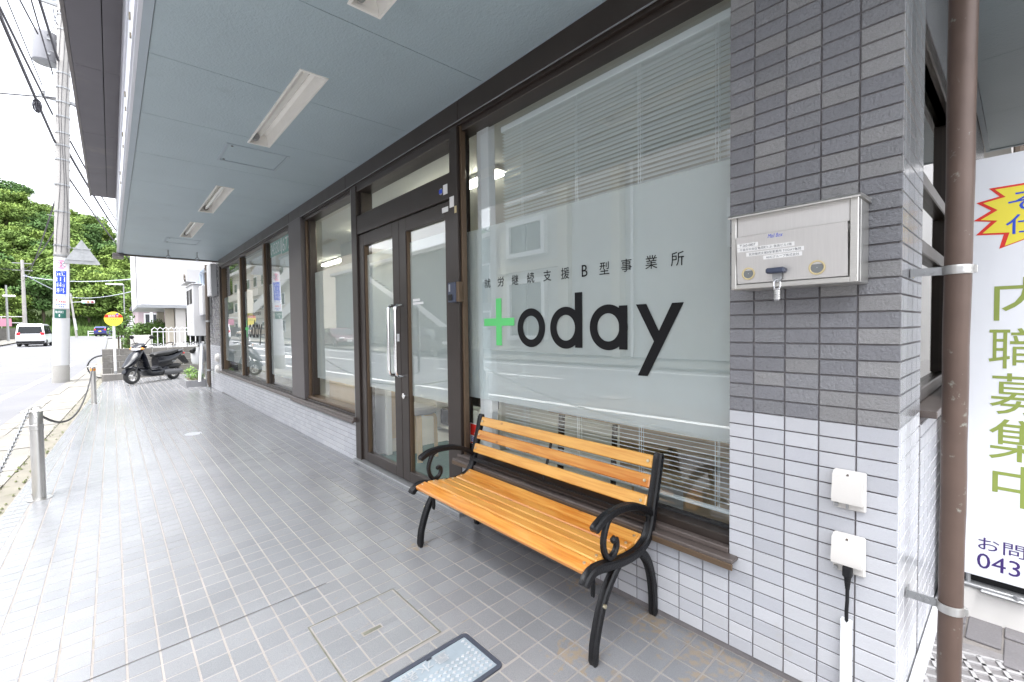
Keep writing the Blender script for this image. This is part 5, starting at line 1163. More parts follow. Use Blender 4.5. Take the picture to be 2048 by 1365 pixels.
# ================================================================== BUS STOP, BLOCK WALL, FENCE, PLANTER
bx, by = -17.30, -1.655
t = thing('bus_stop_sign', 'round yellow and red bus stop sign on a white post in a concrete foot', 'bus stop', (bx, by, tz(bx,by)))
mb = MB(); mb.prism(rrect(bx-.22, bx+.22, -1.95, -1.38, .06), lambda x, y: (x, y, tz(x,y)-.02), lambda x, y: (x, y, .030)); mb.build('concrete_foot', 'concrete_block', t)
mb = MB(); mb.cyl((bx, by, .02), (bx, by, 1.75), .030, n=14); mb.build('post', 'paint_white', t); mb = MB(); mb.cyl((bx, by, .028), (bx, by, .12), .036, n=14); mb.build('post_socket', 'galvanised', t)
cz, R_ = 1.612, .205; X_ = bx+.04
mb = MB(); mb.lathe([(.001,0),(R_,0),(R_,.018),(.001,.018)], (X_-.018, by, cz), 'x', 36); dk = mb.build('disc', 'ink_yellow', t)
def chord(z0, z1, n=16):
    up = [(math.sqrt(max(0, R_*R_-(z-cz)**2))*.985, z) for z in [z0+(z1-z0)*k/n for k in range(n+1)]]
    return [(X_+.001, by-y, z) for y, z in up]+[(X_+.001, by+y, z) for y, z in up[::-1]]
o = chord(cz+.035, cz+.125); mb = MB(); n = len(o)//2; mb.add(o, [(k, k+1, 2*n-2-k, 2*n-1-k) for k in range(n-1)]); mb.build('red_band', 'ink_red', dk, smooth=0)
mb = MB(); text(mb, '病院下', -.115, .115, cz+.045, cz+.115, lambda u, z: (X_+.002, by+u, z)); mb.build('name_lettering', 'paper_white', dk, smooth=0)
mb = MB()
for q in range(5): mb.add([(X_+.0015, by-.11+.046*q, cz-.045), (X_+.0015, by-.075+.046*q, cz-.045), (X_+.0015, by-.075+.046*q, cz-.012), (X_+.0015, by-.11+.046*q, cz-.012)], [(0,1,2,3)])
mb.build('small_print', 'ink_olive', dk, smooth=0); mb = MB(); mb.add([(X_+.002, by+.04, cz+.14), (X_+.002, by+.10, cz+.165), (X_+.002, by+.115, cz+.13), (X_+.002, by+.07, cz+.115)], [(0,1,2,3)]); mb.build('blue_mark', 'ink_blue', dk, smooth=0)
t = thing('block_wall', 'low stained concrete block wall behind the scooter and bus stop', 'wall', (-18.2, -.8, -.15))
mb = MB(); mb.box(-18.33, -18.19, -1.93, .95, -.25, .694); mb.build('mortar_core', 'concrete', t, smooth=0)
blk = MB(); blk.box(0, .16, 0, .384, 0, .184, 0, .012); blk_me = blk.mesh('block', ['concrete_block'])
for r in range(5):
    z = -.235+.194*r-(.0 if r < 4 else .0); y = -1.94-(.197 if r % 2 else 0)
    while y < .9:
        if y < -1.95:
            mb = MB(); mb.box(-18.34, -18.18, -1.94, y+.386, z, z+.186, 0, .006); mb.build('block', 'concrete_block', t)
        else: inst('block', blk_me, t, (-18.34+18.2, y+.8, z+.15))
        y += .394
t = thing('picket_fence', 'white metal fence with arched tops above the block wall', 'fence', (-19.3, 0, .6))
fy0, fy1, fxx = -.70, .55, -19.3
for zz in (.70, .735, 1.225): mb = MB(); mb.beam((fxx, fy0, zz), (fxx, fy1, zz), .03, .028); mb.build('rail', 'paint_white', t, smooth=0)
yy = fy0
while yy < fy1+.01:
    mb = MB(); mb.beam((fxx, yy, .62), (fxx, yy, 1.235), .024, .024); mb.build('picket', 'paint_white', t, smooth=0)
    mb = MB(); mb.tube([(fxx, yy+.0, 1.235), (fxx, yy+.0, 1.30), (fxx, yy+.075, 1.37), (fxx, yy+.15, 1.30), (fxx, yy+.15, 1.235)], .013, 6); mb.build('arch', 'paint_white', t)
    mb = MB(); mb.tube([(fxx, yy+.075+.035*math.cos(a), .79+.035*math.sin(a)) for a in [2*PI*k/10 for k in range(10)]], .008, 5, closed=True); mb.build('ring_ornament', 'paint_white', t); yy += .15
mb = MB(); mb.box(-19.45, -19.25, -1.05, 1.2, -.25, .62, 0, .006); mb.build('concrete_plinth', 'concrete', loc=(-19.35,0,-.2), label='plain concrete plinth under the white picket fence', cat='low wall')
mb = MB(); mb.box(-19.6, -19.46, -1.25, -.72, -.2, 1.12, 0, .01); mb.build('concrete_post', 'concrete_white', loc=(-19.5,-1,-.2), label='pale concrete gatepost left of the white picket fence', cat='gatepost')
def leafball(mb, c, r, n, s, m=0, squash=1.0, shell=.55):
    for k in range(n):
        d = Vector((random.gauss(0,1), random.gauss(0,1), random.gauss(0,1))).normalized(); q = r*(shell+(1-shell)*random.random())
        p = Vector(c)+Vector((d.x*q, d.y*q, d.z*q*squash)); nrm = (d+.9*Vector((random.gauss(0,1), random.gauss(0,1), random.gauss(.4,1))).normalized()).normalized()
        a = nrm.cross(Vector((random.random(), random.random(), random.random()))).normalized(); b = nrm.cross(a); ss = s*random.uniform(.6,1.3)
        mb.add([p-a*ss, p-b*ss*.55, p+a*ss, p+b*ss*.55], [(0,1,2,3)], m)
def leaf_mesh(name, clumps, n, s, mats, squash=.8):
    mb = MB()
    for c, r in clumps: leafball(mb, c, r, n, s, random.randrange(len(mats)), squash)
    return mb.mesh(name, mats, 0, False)
t = thing('planter', 'low grey tiled planter with lime green plants beside the thin downpipe', 'planter', (-13.3, -.25, -.09))
mb = MB(); P0 = (-14.2,-12.9,-.45,-.05)
for r in ((P0[0],P0[1],P0[2],P0[2]+.08),(P0[0],P0[1],P0[3]-.02,P0[3]),(P0[1]-.08,P0[1],P0[2]+.08,P0[3]-.02),(P0[0],P0[0]+.08,P0[2]+.08,P0[3]-.02)): mb.box(r[0], r[1], r[2], r[3], -.12, .075, 0, .005)
mb.build('planter_wall', 'tile_dark_grey', t); mb = MB(); mb.box(P0[0]+.08, P0[1]-.08, P0[2]+.08, P0[3]-.02, -.1, .05); mb.build('soil', 'soil', t, smooth=0)
for i, (px, py, h, w, lb) in enumerate(((-13.25,-.30,.36,.17,'bright lime leafy plant at the near end of the grey planter'), (-13.0,-.20,.20,.12,'low green plant at the corner of the grey planter by the downpipe'), (-13.7,-.27,.30,.17,'lime leafy plant at the far end of the grey planter'))):
    p = thing('potted_plant', lb, 'plant', (px, py, .05)); mb = MB()
    for k in range(130):
        a = random.uniform(0, 2*PI); r_ = w*random.random()**.6; z = .05+h*(random.random()**.8)*(1-.5*r_/w); c = V(px+r_*math.cos(a), py+r_*math.sin(a), z+.02); d = V(math.cos(a)*.6, math.sin(a)*.6, random.uniform(.1,.9)).normalized(); s_ = d.cross(V(0,0,1)).normalized()
        L = random.uniform(.03,.065); mb.add([c, c+d*L*.5+s_*L*.25, c+d*L, c+d*L*.5-s_*L*.25], [(0,1,2,3)])
    mb.build('leaves', 'leaf_lime' if i != 1 else 'leaf_hedge', p, smooth=0, recalc=False)
    mb = MB()
    for k in range(5): a = k*1.3; mb.tube([(px+.02*math.cos(a), py+.02*math.sin(a), .05), (px+.08*math.cos(a), py+.08*math.sin(a), .05+h*.7)], .004, 4)
    mb.build('stems', 'leaf_hedge', p)

# service boxes and pipes on the far end wall
t = thing('thin_downpipe', 'thin brown downpipe at the far end of the shop wall', 'downpipe', (-12.25, -.09, -.07))
mb = MB(); mb.cyl((-12.05, -.09, 2.70), (-12.2, -.09, tz(-12.2,0)), .040, n=12); mb.build('pipe', 'socket_brown', t); mb = MB()
for z in (2.55, 1.45, .35): mb.lathe([(.041,-.018),(.047,-.018),(.047,.018),(.041,.018)], (-12.05-.15*(2.7-z)/2.75, -.09, z), n=14, caps=False); mb.box(-12.12-.1*(2.7-z)/2.75, -12.06-.1*(2.7-z)/2.75, -.06, -.005, z-.012, z+.012)
mb.build('brackets', 'galvanised', t); mb = MB(); mb.cyl((-12.205, -.09, tz(-12.2,0)+.0), (-12.205, -.09, .06), .047, n=12); mb.build('pipe_shoe', 'galvanised', t)
t = thing('meter_cabinet', 'tall white electric meter cabinet with two dark windows', 'meter cabinet', (-13.4, -.14, 1.15))
mb = MB(); mb.box(-13.95, -12.72, -.28, -.007, 1.12, 2.32, 0, .008); mb.box(-13.97, -12.70, -.30, -.005, 2.32, 2.34, 0, .003); mb.build('cabinet_body', 'box_white', t)
for a, b in ((-13.85,-13.45),(-13.3,-12.9)): mb = MB(); mb.box(a, b, -.286, -.281, 1.88, 2.22, 0, .002); mb.build('meter_window', 'plastic_black', t)
mb = MB(); mb.box(-13.93, -12.74, -.285, -.2805, 1.13, 1.70, 0, .002); mb.build('cabinet_door', 'box_white', t); mb = MB(); mb.cyl((-13.0, -.285, 1.45), (-13.0, -.295, 1.45), .02, n=10); mb.build('cabinet_lock', 'galvanised', t)
t = thing('switch_box', 'smaller white switch box between the meter cabinet and thin downpipe', 'switch box', (-12.3, -.1, 1.55))
mb = MB(); mb.box(-12.68, -12.13, -.17, -.007, 1.60, 2.26, 0, .006); mb.build('box_body', 'box_white', t); mb = MB(); mb.box(-12.66, -12.15, -.176, -.1705, 1.63, 2.23, 0, .002); mb.build('box_door', 'box_white', t); mb = MB(); mb.box(-12.68, -12.13, -.178, -.007, 1.585, 1.598); mb.build('box_base', 'box_grey', t, smooth=0)
mb = MB(); mb.box(-11.85, -11.35, -.12, -.007, 1.98, 2.66, 0, .01); mb.build('light_box', 'box_white', loc=(-11.6,-.06,1.98), label='tall narrow white box on the wall between thin downpipe and far window', cat='wall box')
t = thing('junction_box', 'grey junction box with bent conduits under the far canopy end', 'junction box', (-14.2, -.2, 2.5)); mb = MB(); mb.box(-14.6, -13.3, -.33, -.007, 2.42, 2.74, 0, .006); mb.build('box_body', 'box_white', t)
mb = MB(); mb.cyl((-13.55,-.335,2.55), (-13.55,-.36,2.55), .07, n=14); mb.cyl((-13.5,-.335,2.48), (-13.5,-.36,2.48), .05, n=12); mb.build('cable_gland', 'socket_brown', t)
t = thing('wall_conduits', 'bundle of pale blue conduits bending down to the meter cabinet', 'conduit', (-12.9, -.1, 2.3))
for k, (xx, r_) in enumerate(((-12.9,.045),(-12.62,.03),(-13.15,.05))):
    mb = MB(); mb.tube([(xx, -.08, 2.26+.02*k), (xx, -.08, 2.52), (xx+.02, -.08, 2.58), (xx+.16, -.08, 2.62), (xx+.3, -.08, 2.62)] if k < 2 else [(xx,-.12,2.3),(xx,-.12,2.42)], r_, 10); mb.build('conduit_pipe', 'pipe_blue', t)
t = thing('gas_meter', 'white gas meter with a black cap above the planter', 'gas meter', (-13.2, -.1, .5))
mb = MB(); mb.lathe([(.02,.42),(.11,.44),(.14,.52),(.14,.74),(.10,.82),(.02,.84)], (-13.25,-.16,0), n=18); mb.build('meter_body', 'box_white', t); mb = MB(); mb.cyl((-13.2,-.22,.80), (-13.12,-.3,.74), .05, n=12); mb.build('black_cap', 'plastic_black', t); mb = MB(); mb.tube([(-13.3,-.1,1.12),(-13.3,-.1,.84)], .025, 8); mb.tube([(-13.1,-.1,.42),(-13.1,-.1,.06)], .025, 8); mb.build('gas_pipe', 'box_grey', t)
mb = MB(); mb.cyl((-12.75,-.20,.05), (-12.85,-.12,.95), .03, n=10); mb.build('vent_pipe', 'plastic_white', loc=(-12.8,-.15,.05), label='slanting white plastic pipe standing in the grey planter', cat='pipe')
for z, lb in ((.655, 'upper round ivory outlet cap on the far wall end'), (.42, 'lower round ivory outlet cap on the far wall end')):
    t = thing('outdoor_outlet', lb, 'outlet', (-11.45, 0, z), group='outlet caps at the far wall end'); mb = MB(); mb.lathe([(.09,-.006),(.09,-.03),(.07,-.07),(.0,-.08)], (0,0,0), 'y', 18); mb.build('hood', 'plastic_ivory', t, local=True)

# ================================================================== SCOOTER
def ringE(c, ax_u, ax_v, hu, hv, n=14, p=2.6):
    out = []
    for k in range(n):
        a = 2*PI*k/n; ca, sa = math.cos(a), math.sin(a); f = (abs(ca)**p+abs(sa)**p)**(-1/p)
        out.append(Vector(c)+Vector(ax_u)*hu*ca*f+Vector(ax_v)*hv*sa*f)
    return out
def loft(mb, secs, m=0, n=14, p=2.6):
    """secs: (x, z, half width, half thickness); rings square to the path in the x-z plane"""
    rg = []
    for i, (x, z, hw, hh) in enumerate(secs):
        a = secs[max(i-1,0)]; b = secs[min(i+1,len(secs)-1)]; d = Vector((b[0]-a[0], 0, b[1]-a[1])).normalized()
        rg.append(ringE((x,0,z), (0,1,0), (-d.z,0,d.x), hw, hh, n, p))
    mb.rings(rg, m)
def wheel(par, x, z, r, tw, name='wheel', spokes=5, rim='steel', y=0.0):
    mb = MB(); mb.lathe([(r*.62,-tw*.5),(r*.80,-tw*.62),(r*.95,-tw*.5),(r,-tw*.15),(r,tw*.15),(r*.95,tw*.5),(r*.80,tw*.62),(r*.62,tw*.5)], (x,y,z), 'y', 28, 0, False); w = mb.build(name, 'rubber', par, local=True)
    mb = MB(); mb.lathe([(r*.66,-tw*.42),(r*.58,-tw*.42),(r*.56,0),(r*.58,tw*.42),(r*.66,tw*.42)], (x,y,z), 'y', 28, 0, False); mb.lathe([(.03,-tw*.6),(.045,-tw*.4),(.045,tw*.4),(.03,tw*.6)], (x,y,z), 'y', 14)
    for k in range(spokes):
        a = 2*PI*k/spokes; mb.beam((x+.03*math.cos(a),y,z+.03*math.sin(a)), (x+r*.6*math.cos(a),y,z+r*.6*math.sin(a)), .03, .025, 0, (0,1,0))
    mb.build('rim', rim, w, local=True); return w
SLOC = (-15.58, -.895, tz(-15.58,-.895)); SRZ = math.radians(-49.5)
t = thing('scooter', 'black motor scooter parked in front of the block wall', 'scooter', SLOC, SRZ)
wheel(t, .60, .205, .205, .085); wheel(t, -.60, .205, .205, .09)
mb = MB()
for s_ in (-.075, .075): mb.cyl((.60,s_,.205), (.44,s_*.8,.58), .018, n=8)
mb.build('fork', 'scooter_grey', t, local=True)
mb = MB(); loft(mb, [(.33,.84,.085,.05),(.42,.80,.13,.085),(.52,.70,.16,.10),(.62,.58,.155,.085),(.72,.49,.11,.055),(.82,.435,.05,.022)], p=2.4); mb.build('front_cowl', 'scooter_paint', t, local=True)
mb = MB(); loft(mb, [(.33,.86,.07,.03),(.36,.74,.17,.04),(.33,.58,.20,.045),(.27,.42,.19,.05),(.20,.32,.165,.055)]); mb.build('leg_shield', 'scooter_paint', t, local=True)
mb = MB(); rg = [[(.60+(.235+d)*math.cos(a), w*s1, .205+(.235+d)*math.sin(a)) for s1, d in ((-1,-.02),(-.8,.01),(.8,.01),(1,-.02))] for a in [math.radians(q) for q in range(20, 151, 13)] for w in (.065,)]; mb.rings(rg, caps=True); mb.build('front_fender', 'scooter_paint', t, local=True)
mb = MB(); loft(mb, [(.30,.36,.17,.07),(.20,.25,.165,.085),(.05,.235,.165,.09),(-.12,.235,.165,.095),(-.24,.27,.16,.12),(-.34,.34,.15,.14)]); mb.build('floorboard', 'scooter_paint', t, local=True)
mb = MB(); mb.box(-.16, .20, -.13, .13, .328, .338, 0, .003); mb.build('foot_mat', 'scooter_grey', t, local=True)
mb = MB(); loft(mb, [(-.07,.50,.12,.19),(-.20,.51,.15,.20),(-.40,.55,.16,.165),(-.58,.62,.135,.105),(-.76,.70,.10,.07),(-.90,.765,.06,.035)]); mb.build('rear_body', 'scooter_paint', t, local=True)
mb = MB(); loft(mb, [(-.06,.40,.115,.08),(-.14,.30,.13,.09),(-.24,.30,.14,.09)]); mb.build('under_seat_panel', 'scooter_paint', t, local=True)
mb = MB(); loft(mb, [(.02,.70,.08,.04),(-.05,.72,.125,.07),(-.22,.735,.145,.07),(-.38,.75,.15,.065),(-.52,.775,.13,.055),(-.66,.805,.11,.045),(-.74,.82,.07,.025)]); mb.build('seat', 'scooter_seat', t, local=True)
mb = MB(); loft(mb, [(-.72,.775,.10,.018),(-.84,.80,.085,.018),(-.93,.815,.05,.012)]); mb.build('tail_wing', 'scooter_paint', t, local=True)
mb = MB(); mb.box(-.945, -.90, -.07, .07, .70, .745, 0, .008); mb.build('tail_lamp', 'lamp_red', t, local=True)
mb = MB(); mb.prism([(-.80,.62),(-.90,.66),(-1.06,.44),(-1.02,.42),(-.86,.56)], lambda x, z: (x,-.085,z), lambda x, z: (x,.085,z)); mb.build('rear_mudguard', 'plastic_black', t, local=True)
mb = MB(); loft(mb, [(.24,.965,.10,.04),(.32,.97,.17,.075),(.42,.945,.16,.075),(.49,.905,.10,.045)]); mb.build('handlebar_cowl', 'scooter_paint', t, local=True)
mb = MB(); loft(mb, [(.36,.925,.155,.045),(.45,.905,.145,.05),(.515,.88,.10,.03)], p=2.2); mb.build('headlight', 'lamp_clear', t, local=True)
for s_ in (-1, 1):
    mb = MB(); mb.ball((.44, .165*s_, .905), (.05,.035,.028), 10); mb.build('indicator', 'lamp_orange', t, local=True)
    mb = MB(); mb.tube([(.30,.12*s_,.985),(.25,.24*s_,1.0),(.20,.34*s_,.99)], .016, 8); mb.build('grip', 'plastic_black', t, local=True)
    mb = MB(); mb.tube([(.33,.13*s_,.99),(.33,.20*s_,1.08),(.30,.27*s_,1.17)], .007, 6); mb.build('mirror_stalk', 'plastic_black', t, local=True)
    mb = MB(); mb.ball((.30, .30*s_, 1.205), (.022,.075,.05), 12); mb.build('mirror', 'plastic_black', t, local=True)
    mb = MB(); mb.tube([(.36,.17*s_,.985),(.33,.25*s_,.985),(.29,.33*s_,.965)], .006, 6); mb.build('brake_lever', 'chrome', t, local=True)
mb = MB(); mb.box(.10,.16,-.02,.02,.60,.66,0,.01) if False else mb.ball((.25,0,.62),(.03,.03,.05),8); mb.build('ignition_lock', 'plastic_black', t, local=True)
mb = MB(); loft(mb, [(-.18,.24,.05,.06),(-.34,.23,.075,.085),(-.56,.225,.075,.075),(-.74,.24,.055,.055)], p=3); mb.xf(Matrix.Translation((0,.13,0))); mb.build('transmission_case', 'scooter_grey', t, local=True)
mb = MB(); loft(mb, [(-.30,.36,.08,.08),(-.50,.37,.10,.085),(-.70,.38,.09,.07),(-.82,.385,.05,.04)], p=3); mb.build('engine', 'plastic_black', t, local=True)
mb = MB(); mb.tube([(-.35,-.13,.2),(-.5,-.15,.22),(-.62,-.16,.26)], .02, 8); mb.cyl((-.60,-.165,.25), (-.95,-.165,.34), .05, .045, 12); mb.build('exhaust', 'scooter_grey', t, local=True)
mb = MB(); mb.tube([(-.28,.10,.2),(-.33,.13,.0)], .010, 6); mb.tube([(-.28,-.10,.2),(-.33,-.13,.0)], .010, 6); mb.beam((-.33,-.14,.006),(-.33,.14,.006),.02,.012); mb.build('centre_stand', 'galvanised', t, local=True)
mb = MB(); text(mb, 'Dio', -.60, -.42, .50, .56, lambda x, z: (-.98-x, .152, z), 0); mb.build('side_decal', 'box_grey', t, local=True, smooth=0)

# ================================================================== BICYCLES
def bicycle(loc, rz_, colr, lbl):
    t = thing('bicycle', lbl, 'bicycle', loc, rz_, group='bicycles behind the block wall')
    r = .335
    for x in (.53, -.53):
        mb = MB(); mb.tube([(x+r*math.cos(a), 0, r+r*math.sin(a)) for a in [2*PI*k/32 for k in range(32)]], .017, 7, closed=True); w = mb.build('wheel', 'rubber', t, local=True)
        mb = MB(); mb.tube([(x+(r-.02)*math.cos(a), 0, r+(r-.02)*math.sin(a)) for a in [2*PI*k/28 for k in range(28)]], .008, 5, closed=True); mb.cyl((x,-.045,r),(x,.045,r),.025,n=10)
        for k in range(14):
            a = 2*PI*k/14; mb.cyl((x, .02*(-1)**k, r), (x+(r-.02)*math.cos(a), 0, r+(r-.02)*math.sin(a)), .0016, n=3, caps=False)
        mb.build('rim_and_spokes', 'chrome', w, local=True)
        mb = MB(); mb.rings([[(x+(r+.03)*math.cos(a), yy, r+(r+.03+dz)*math.sin(a)) for yy, dz in ((-.025,-.008),(0,.004),(.025,-.008),(0,-.004))] for a in [math.radians(q) for q in range(10 if x > 0 else 35, 150 if x > 0 else 185, 12)]]); mb.build('mudguard', 'plastic_black', t, local=True)
    mb = MB(); mb.tube([(.38,0,.82),(.53,0,.335)], .014, 8); mb.tube([(.38,0,.80),(.0,0,.30),(-.53,0,.335)], .016, 8); mb.tube([(.40,0,.72),(.05,0,.42)], .014, 8); mb.tube([(.0,0,.30),(-.15,0,.80)], .015, 8); mb.tube([(-.13,0,.72),(-.53,0,.335)], .010, 6); mb.build('frame', colr, t, local=True)
    mb = MB(); loft(mb, [(-.02,.84,.03,.02),(-.12,.845,.06,.03),(-.22,.86,.10,.035),(-.28,.865,.07,.02)]); mb.build('saddle', 'plastic_black', t, local=True)
    mb = MB(); mb.tube([(.38,0,.80),(.36,0,.98),(.38,.06,1.02),(.30,.22,1.04),(.18,.29,1.0)], .011, 7); mb.tube([(.36,0,.98),(.38,-.06,1.02),(.30,-.22,1.04),(.18,-.29,1.0)], .011, 7); mb.build('handlebar', 'plastic_black', t, local=True)
    mb = MB(); mb.lathe([(.02,-.012),(.09,-.01),(.09,.01),(.02,.012)], (0,.05,.30), 'y', 18); mb.tube([(0,.07,.30),(.12,.09,.22)], .010, 6); mb.tube([(0,-.05,.30),(-.12,-.08,.38)], .010, 6); mb.build('crankset', 'socket_brown', t, local=True)
    mb = MB(); mb.box(.42,.74,-.16,.16,.78,.80); 
    for zz in (.80, .90, 1.0): mb.tube([(.42,-.16,zz),(.76,-.18,zz),(.76,.18,zz),(.42,.16,zz)], .006, 4, closed=True)
    for yy in (-.16,-.05,.05,.16): mb.cyl((.42,yy,.8),(.42,yy,1.0),.005,n=4); mb.cyl((.75,yy,.8),(.76,yy,1.0),.005,n=4)
    mb.build('front_basket', 'galvanised', t, local=True); return t
bicycle((-18.75, -1.42, rz(-18.7)+.02), math.radians(86), 'plastic_black', 'black bicycle whose rear wheel sticks out past the block wall')
bicycle((-18.85, -.55, rz(-18.7)+.02), math.radians(80), 'scooter_grey', 'grey bicycle leaning behind the middle of the block wall')
bicycle((-18.80, .15, rz(-18.7)+.02), math.radians(97), 'lamp_red', 'red bicycle behind the block wall in front of the picket fence')
bicycle((-20.3, .1, rz(-18.7)+.02), math.radians(75), 'plastic_black', 'black bicycle parked behind the white picket fence')

# ================================================================== NEIGHBOUR BUILDINGS, HEDGES
NB = thing('white_house', 'white clad building on pillars over an open carport beyond the fence', 'building', (-26, 3.5, 0))
mb = MB(); mb.box(-26, -21.02, -.98, 9, 2.19, 7.4); mb.build('wall', 'siding_white', NB, smooth=0)
k = 0; z = 2.22
while z < 7.3:
    mb = MB(); mb.prism([(0, z), (.030, z), (.018, z+.272), (0, z+.272)], lambda q, zz: (-21.02+q, -.98, zz), lambda q, zz: (-21.02+q, 9, zz)); mb.build('siding_board', 'siding_white', NB, smooth=0); z += .28
mb = MB(); mb.box(-26, -20.98, -1.00, -.982, 2.19, 7.4); mb.box(-21.015, -20.98, -1.0, -.90, 2.19, 7.4); mb.build('corner_trim', 'paint_white', NB, smooth=0)
mb = MB(); mb.box(-26, -20.95, -1.0, 9.1, 2.10, 2.188); mb.build('underside', 'box_grey', NB, smooth=0)
mb = MB(); mb.box(-26.2, -20.8, -1.2, 9.2, 7.4, 7.6); mb.build('roof', 'dark_roof', NB, smooth=0)
for xx in (-21.4, -25.6): mb = MB(); mb.box(xx-.25, xx+.05, -.17, .10, -.2, 2.1, 0, .02); mb.build('column', 'cream_wall', NB)
mb = MB(); mb.box(-21.6, -21.1, .11, .42, -.2, 2.1); mb.build('column', 'beige_tile', NB, smooth=0)
mb = MB(); mb.box(-26, -25.8, .9, 9, -.2, 2.1); mb.build('carport_shade_wall', 'soffit_void', NB, smooth=0)  # near-black wall: shade inside the open carport put into colour
PH = thing('pink_house', 'distant pinkish house with white window frames behind the hedge', 'house', (-44, 1.5, 0))
mb = MB(); mb.box(-50, -40, -.3, 6, 0, 3.0); mb.build('wall', 'pink_siding', PH, smooth=0); mb = MB(); mb.box(-50.4, -39.6, -.5, 6.4, 3.0, 3.2); mb.build('roof', 'dark_roof', PH, smooth=0)
for y in (.0, 1.6): 
    mb = MB(); frame_rect(mb, 0, 1, .0, .1, .02, 0, .1) if False else None
    w = MB(); w.box(-40.0, -39.94, y, y+1.1, 1.5, 2.5); w = w.build('window', 'paint_white', PH, smooth=0); mb = MB(); mb.box(-39.94, -39.93, y+.08, y+1.02, 1.58, 2.42); mb.build('pane', 'car_window', w, smooth=0)
mb = MB(); mb.cyl((-39.9, .4, 0), (-39.9, .4, 4.5), .10, n=8); mb.build('rain_pipe', 'plastic_white', PH)
mb = MB(); mb.box(-29, -28.8, -1.15, -.85, -.1, 2.0); mb.build('white_post', 'paint_white', loc=(-28.9,-1.0,0), label='white square post between the hedge and pink house', cat='post')
def hedge(name, cs, n, s, lbl, loc, mt='leaf_hedge'):
    t = thing(name, lbl, 'hedge', loc); mb = MB()
    for c, r in cs: leafball(mb, c, r, n, s, 0, .9, .45)
    mb.build('foliage', mt, t, smooth=0, recalc=False); mb = MB()
    for c, r in cs: mb.cyl((c[0], c[1], loc[2]), (c[0], c[1], c[2]), .03, n=5)
    mb.build('stems', 'bark', t); return t
hedge('hedge', [((-22.6, -.95+.2*i, 1.32+random.uniform(-.1,.14)), .34) for i in range(8)]+[((-22.6, -.85+.25*i, .85), .36) for i in range(6)], 420, .05, 'trimmed green hedge in front of the cream column', (-22.6, -.3, -.1))
hedge('ivy_column', [((-19.75, -1.30+random.uniform(-.06,.06), .0+.16*i), .17-.005*i) for i in range(9)], 120, .035, 'narrow ivy covered post left of the hedge', (-19.75, -1.3, -.15))
hedge('shrub', [((-24.5, -1.5+.1*i, 1.3+.25*i), .35) for i in range(3)], 200, .06, 'loose taller shrub behind the bus stop sign', (-24.5, -1.4, -.1))
mb = MB(); mb.box(-20.2, -20.1, -1.15, -.95, 0, 1.0); mb.build('green_panel', 'sign_green', loc=(-20.15,-1.05,0), label='narrow green panel beside the pale gatepost', cat='panel')
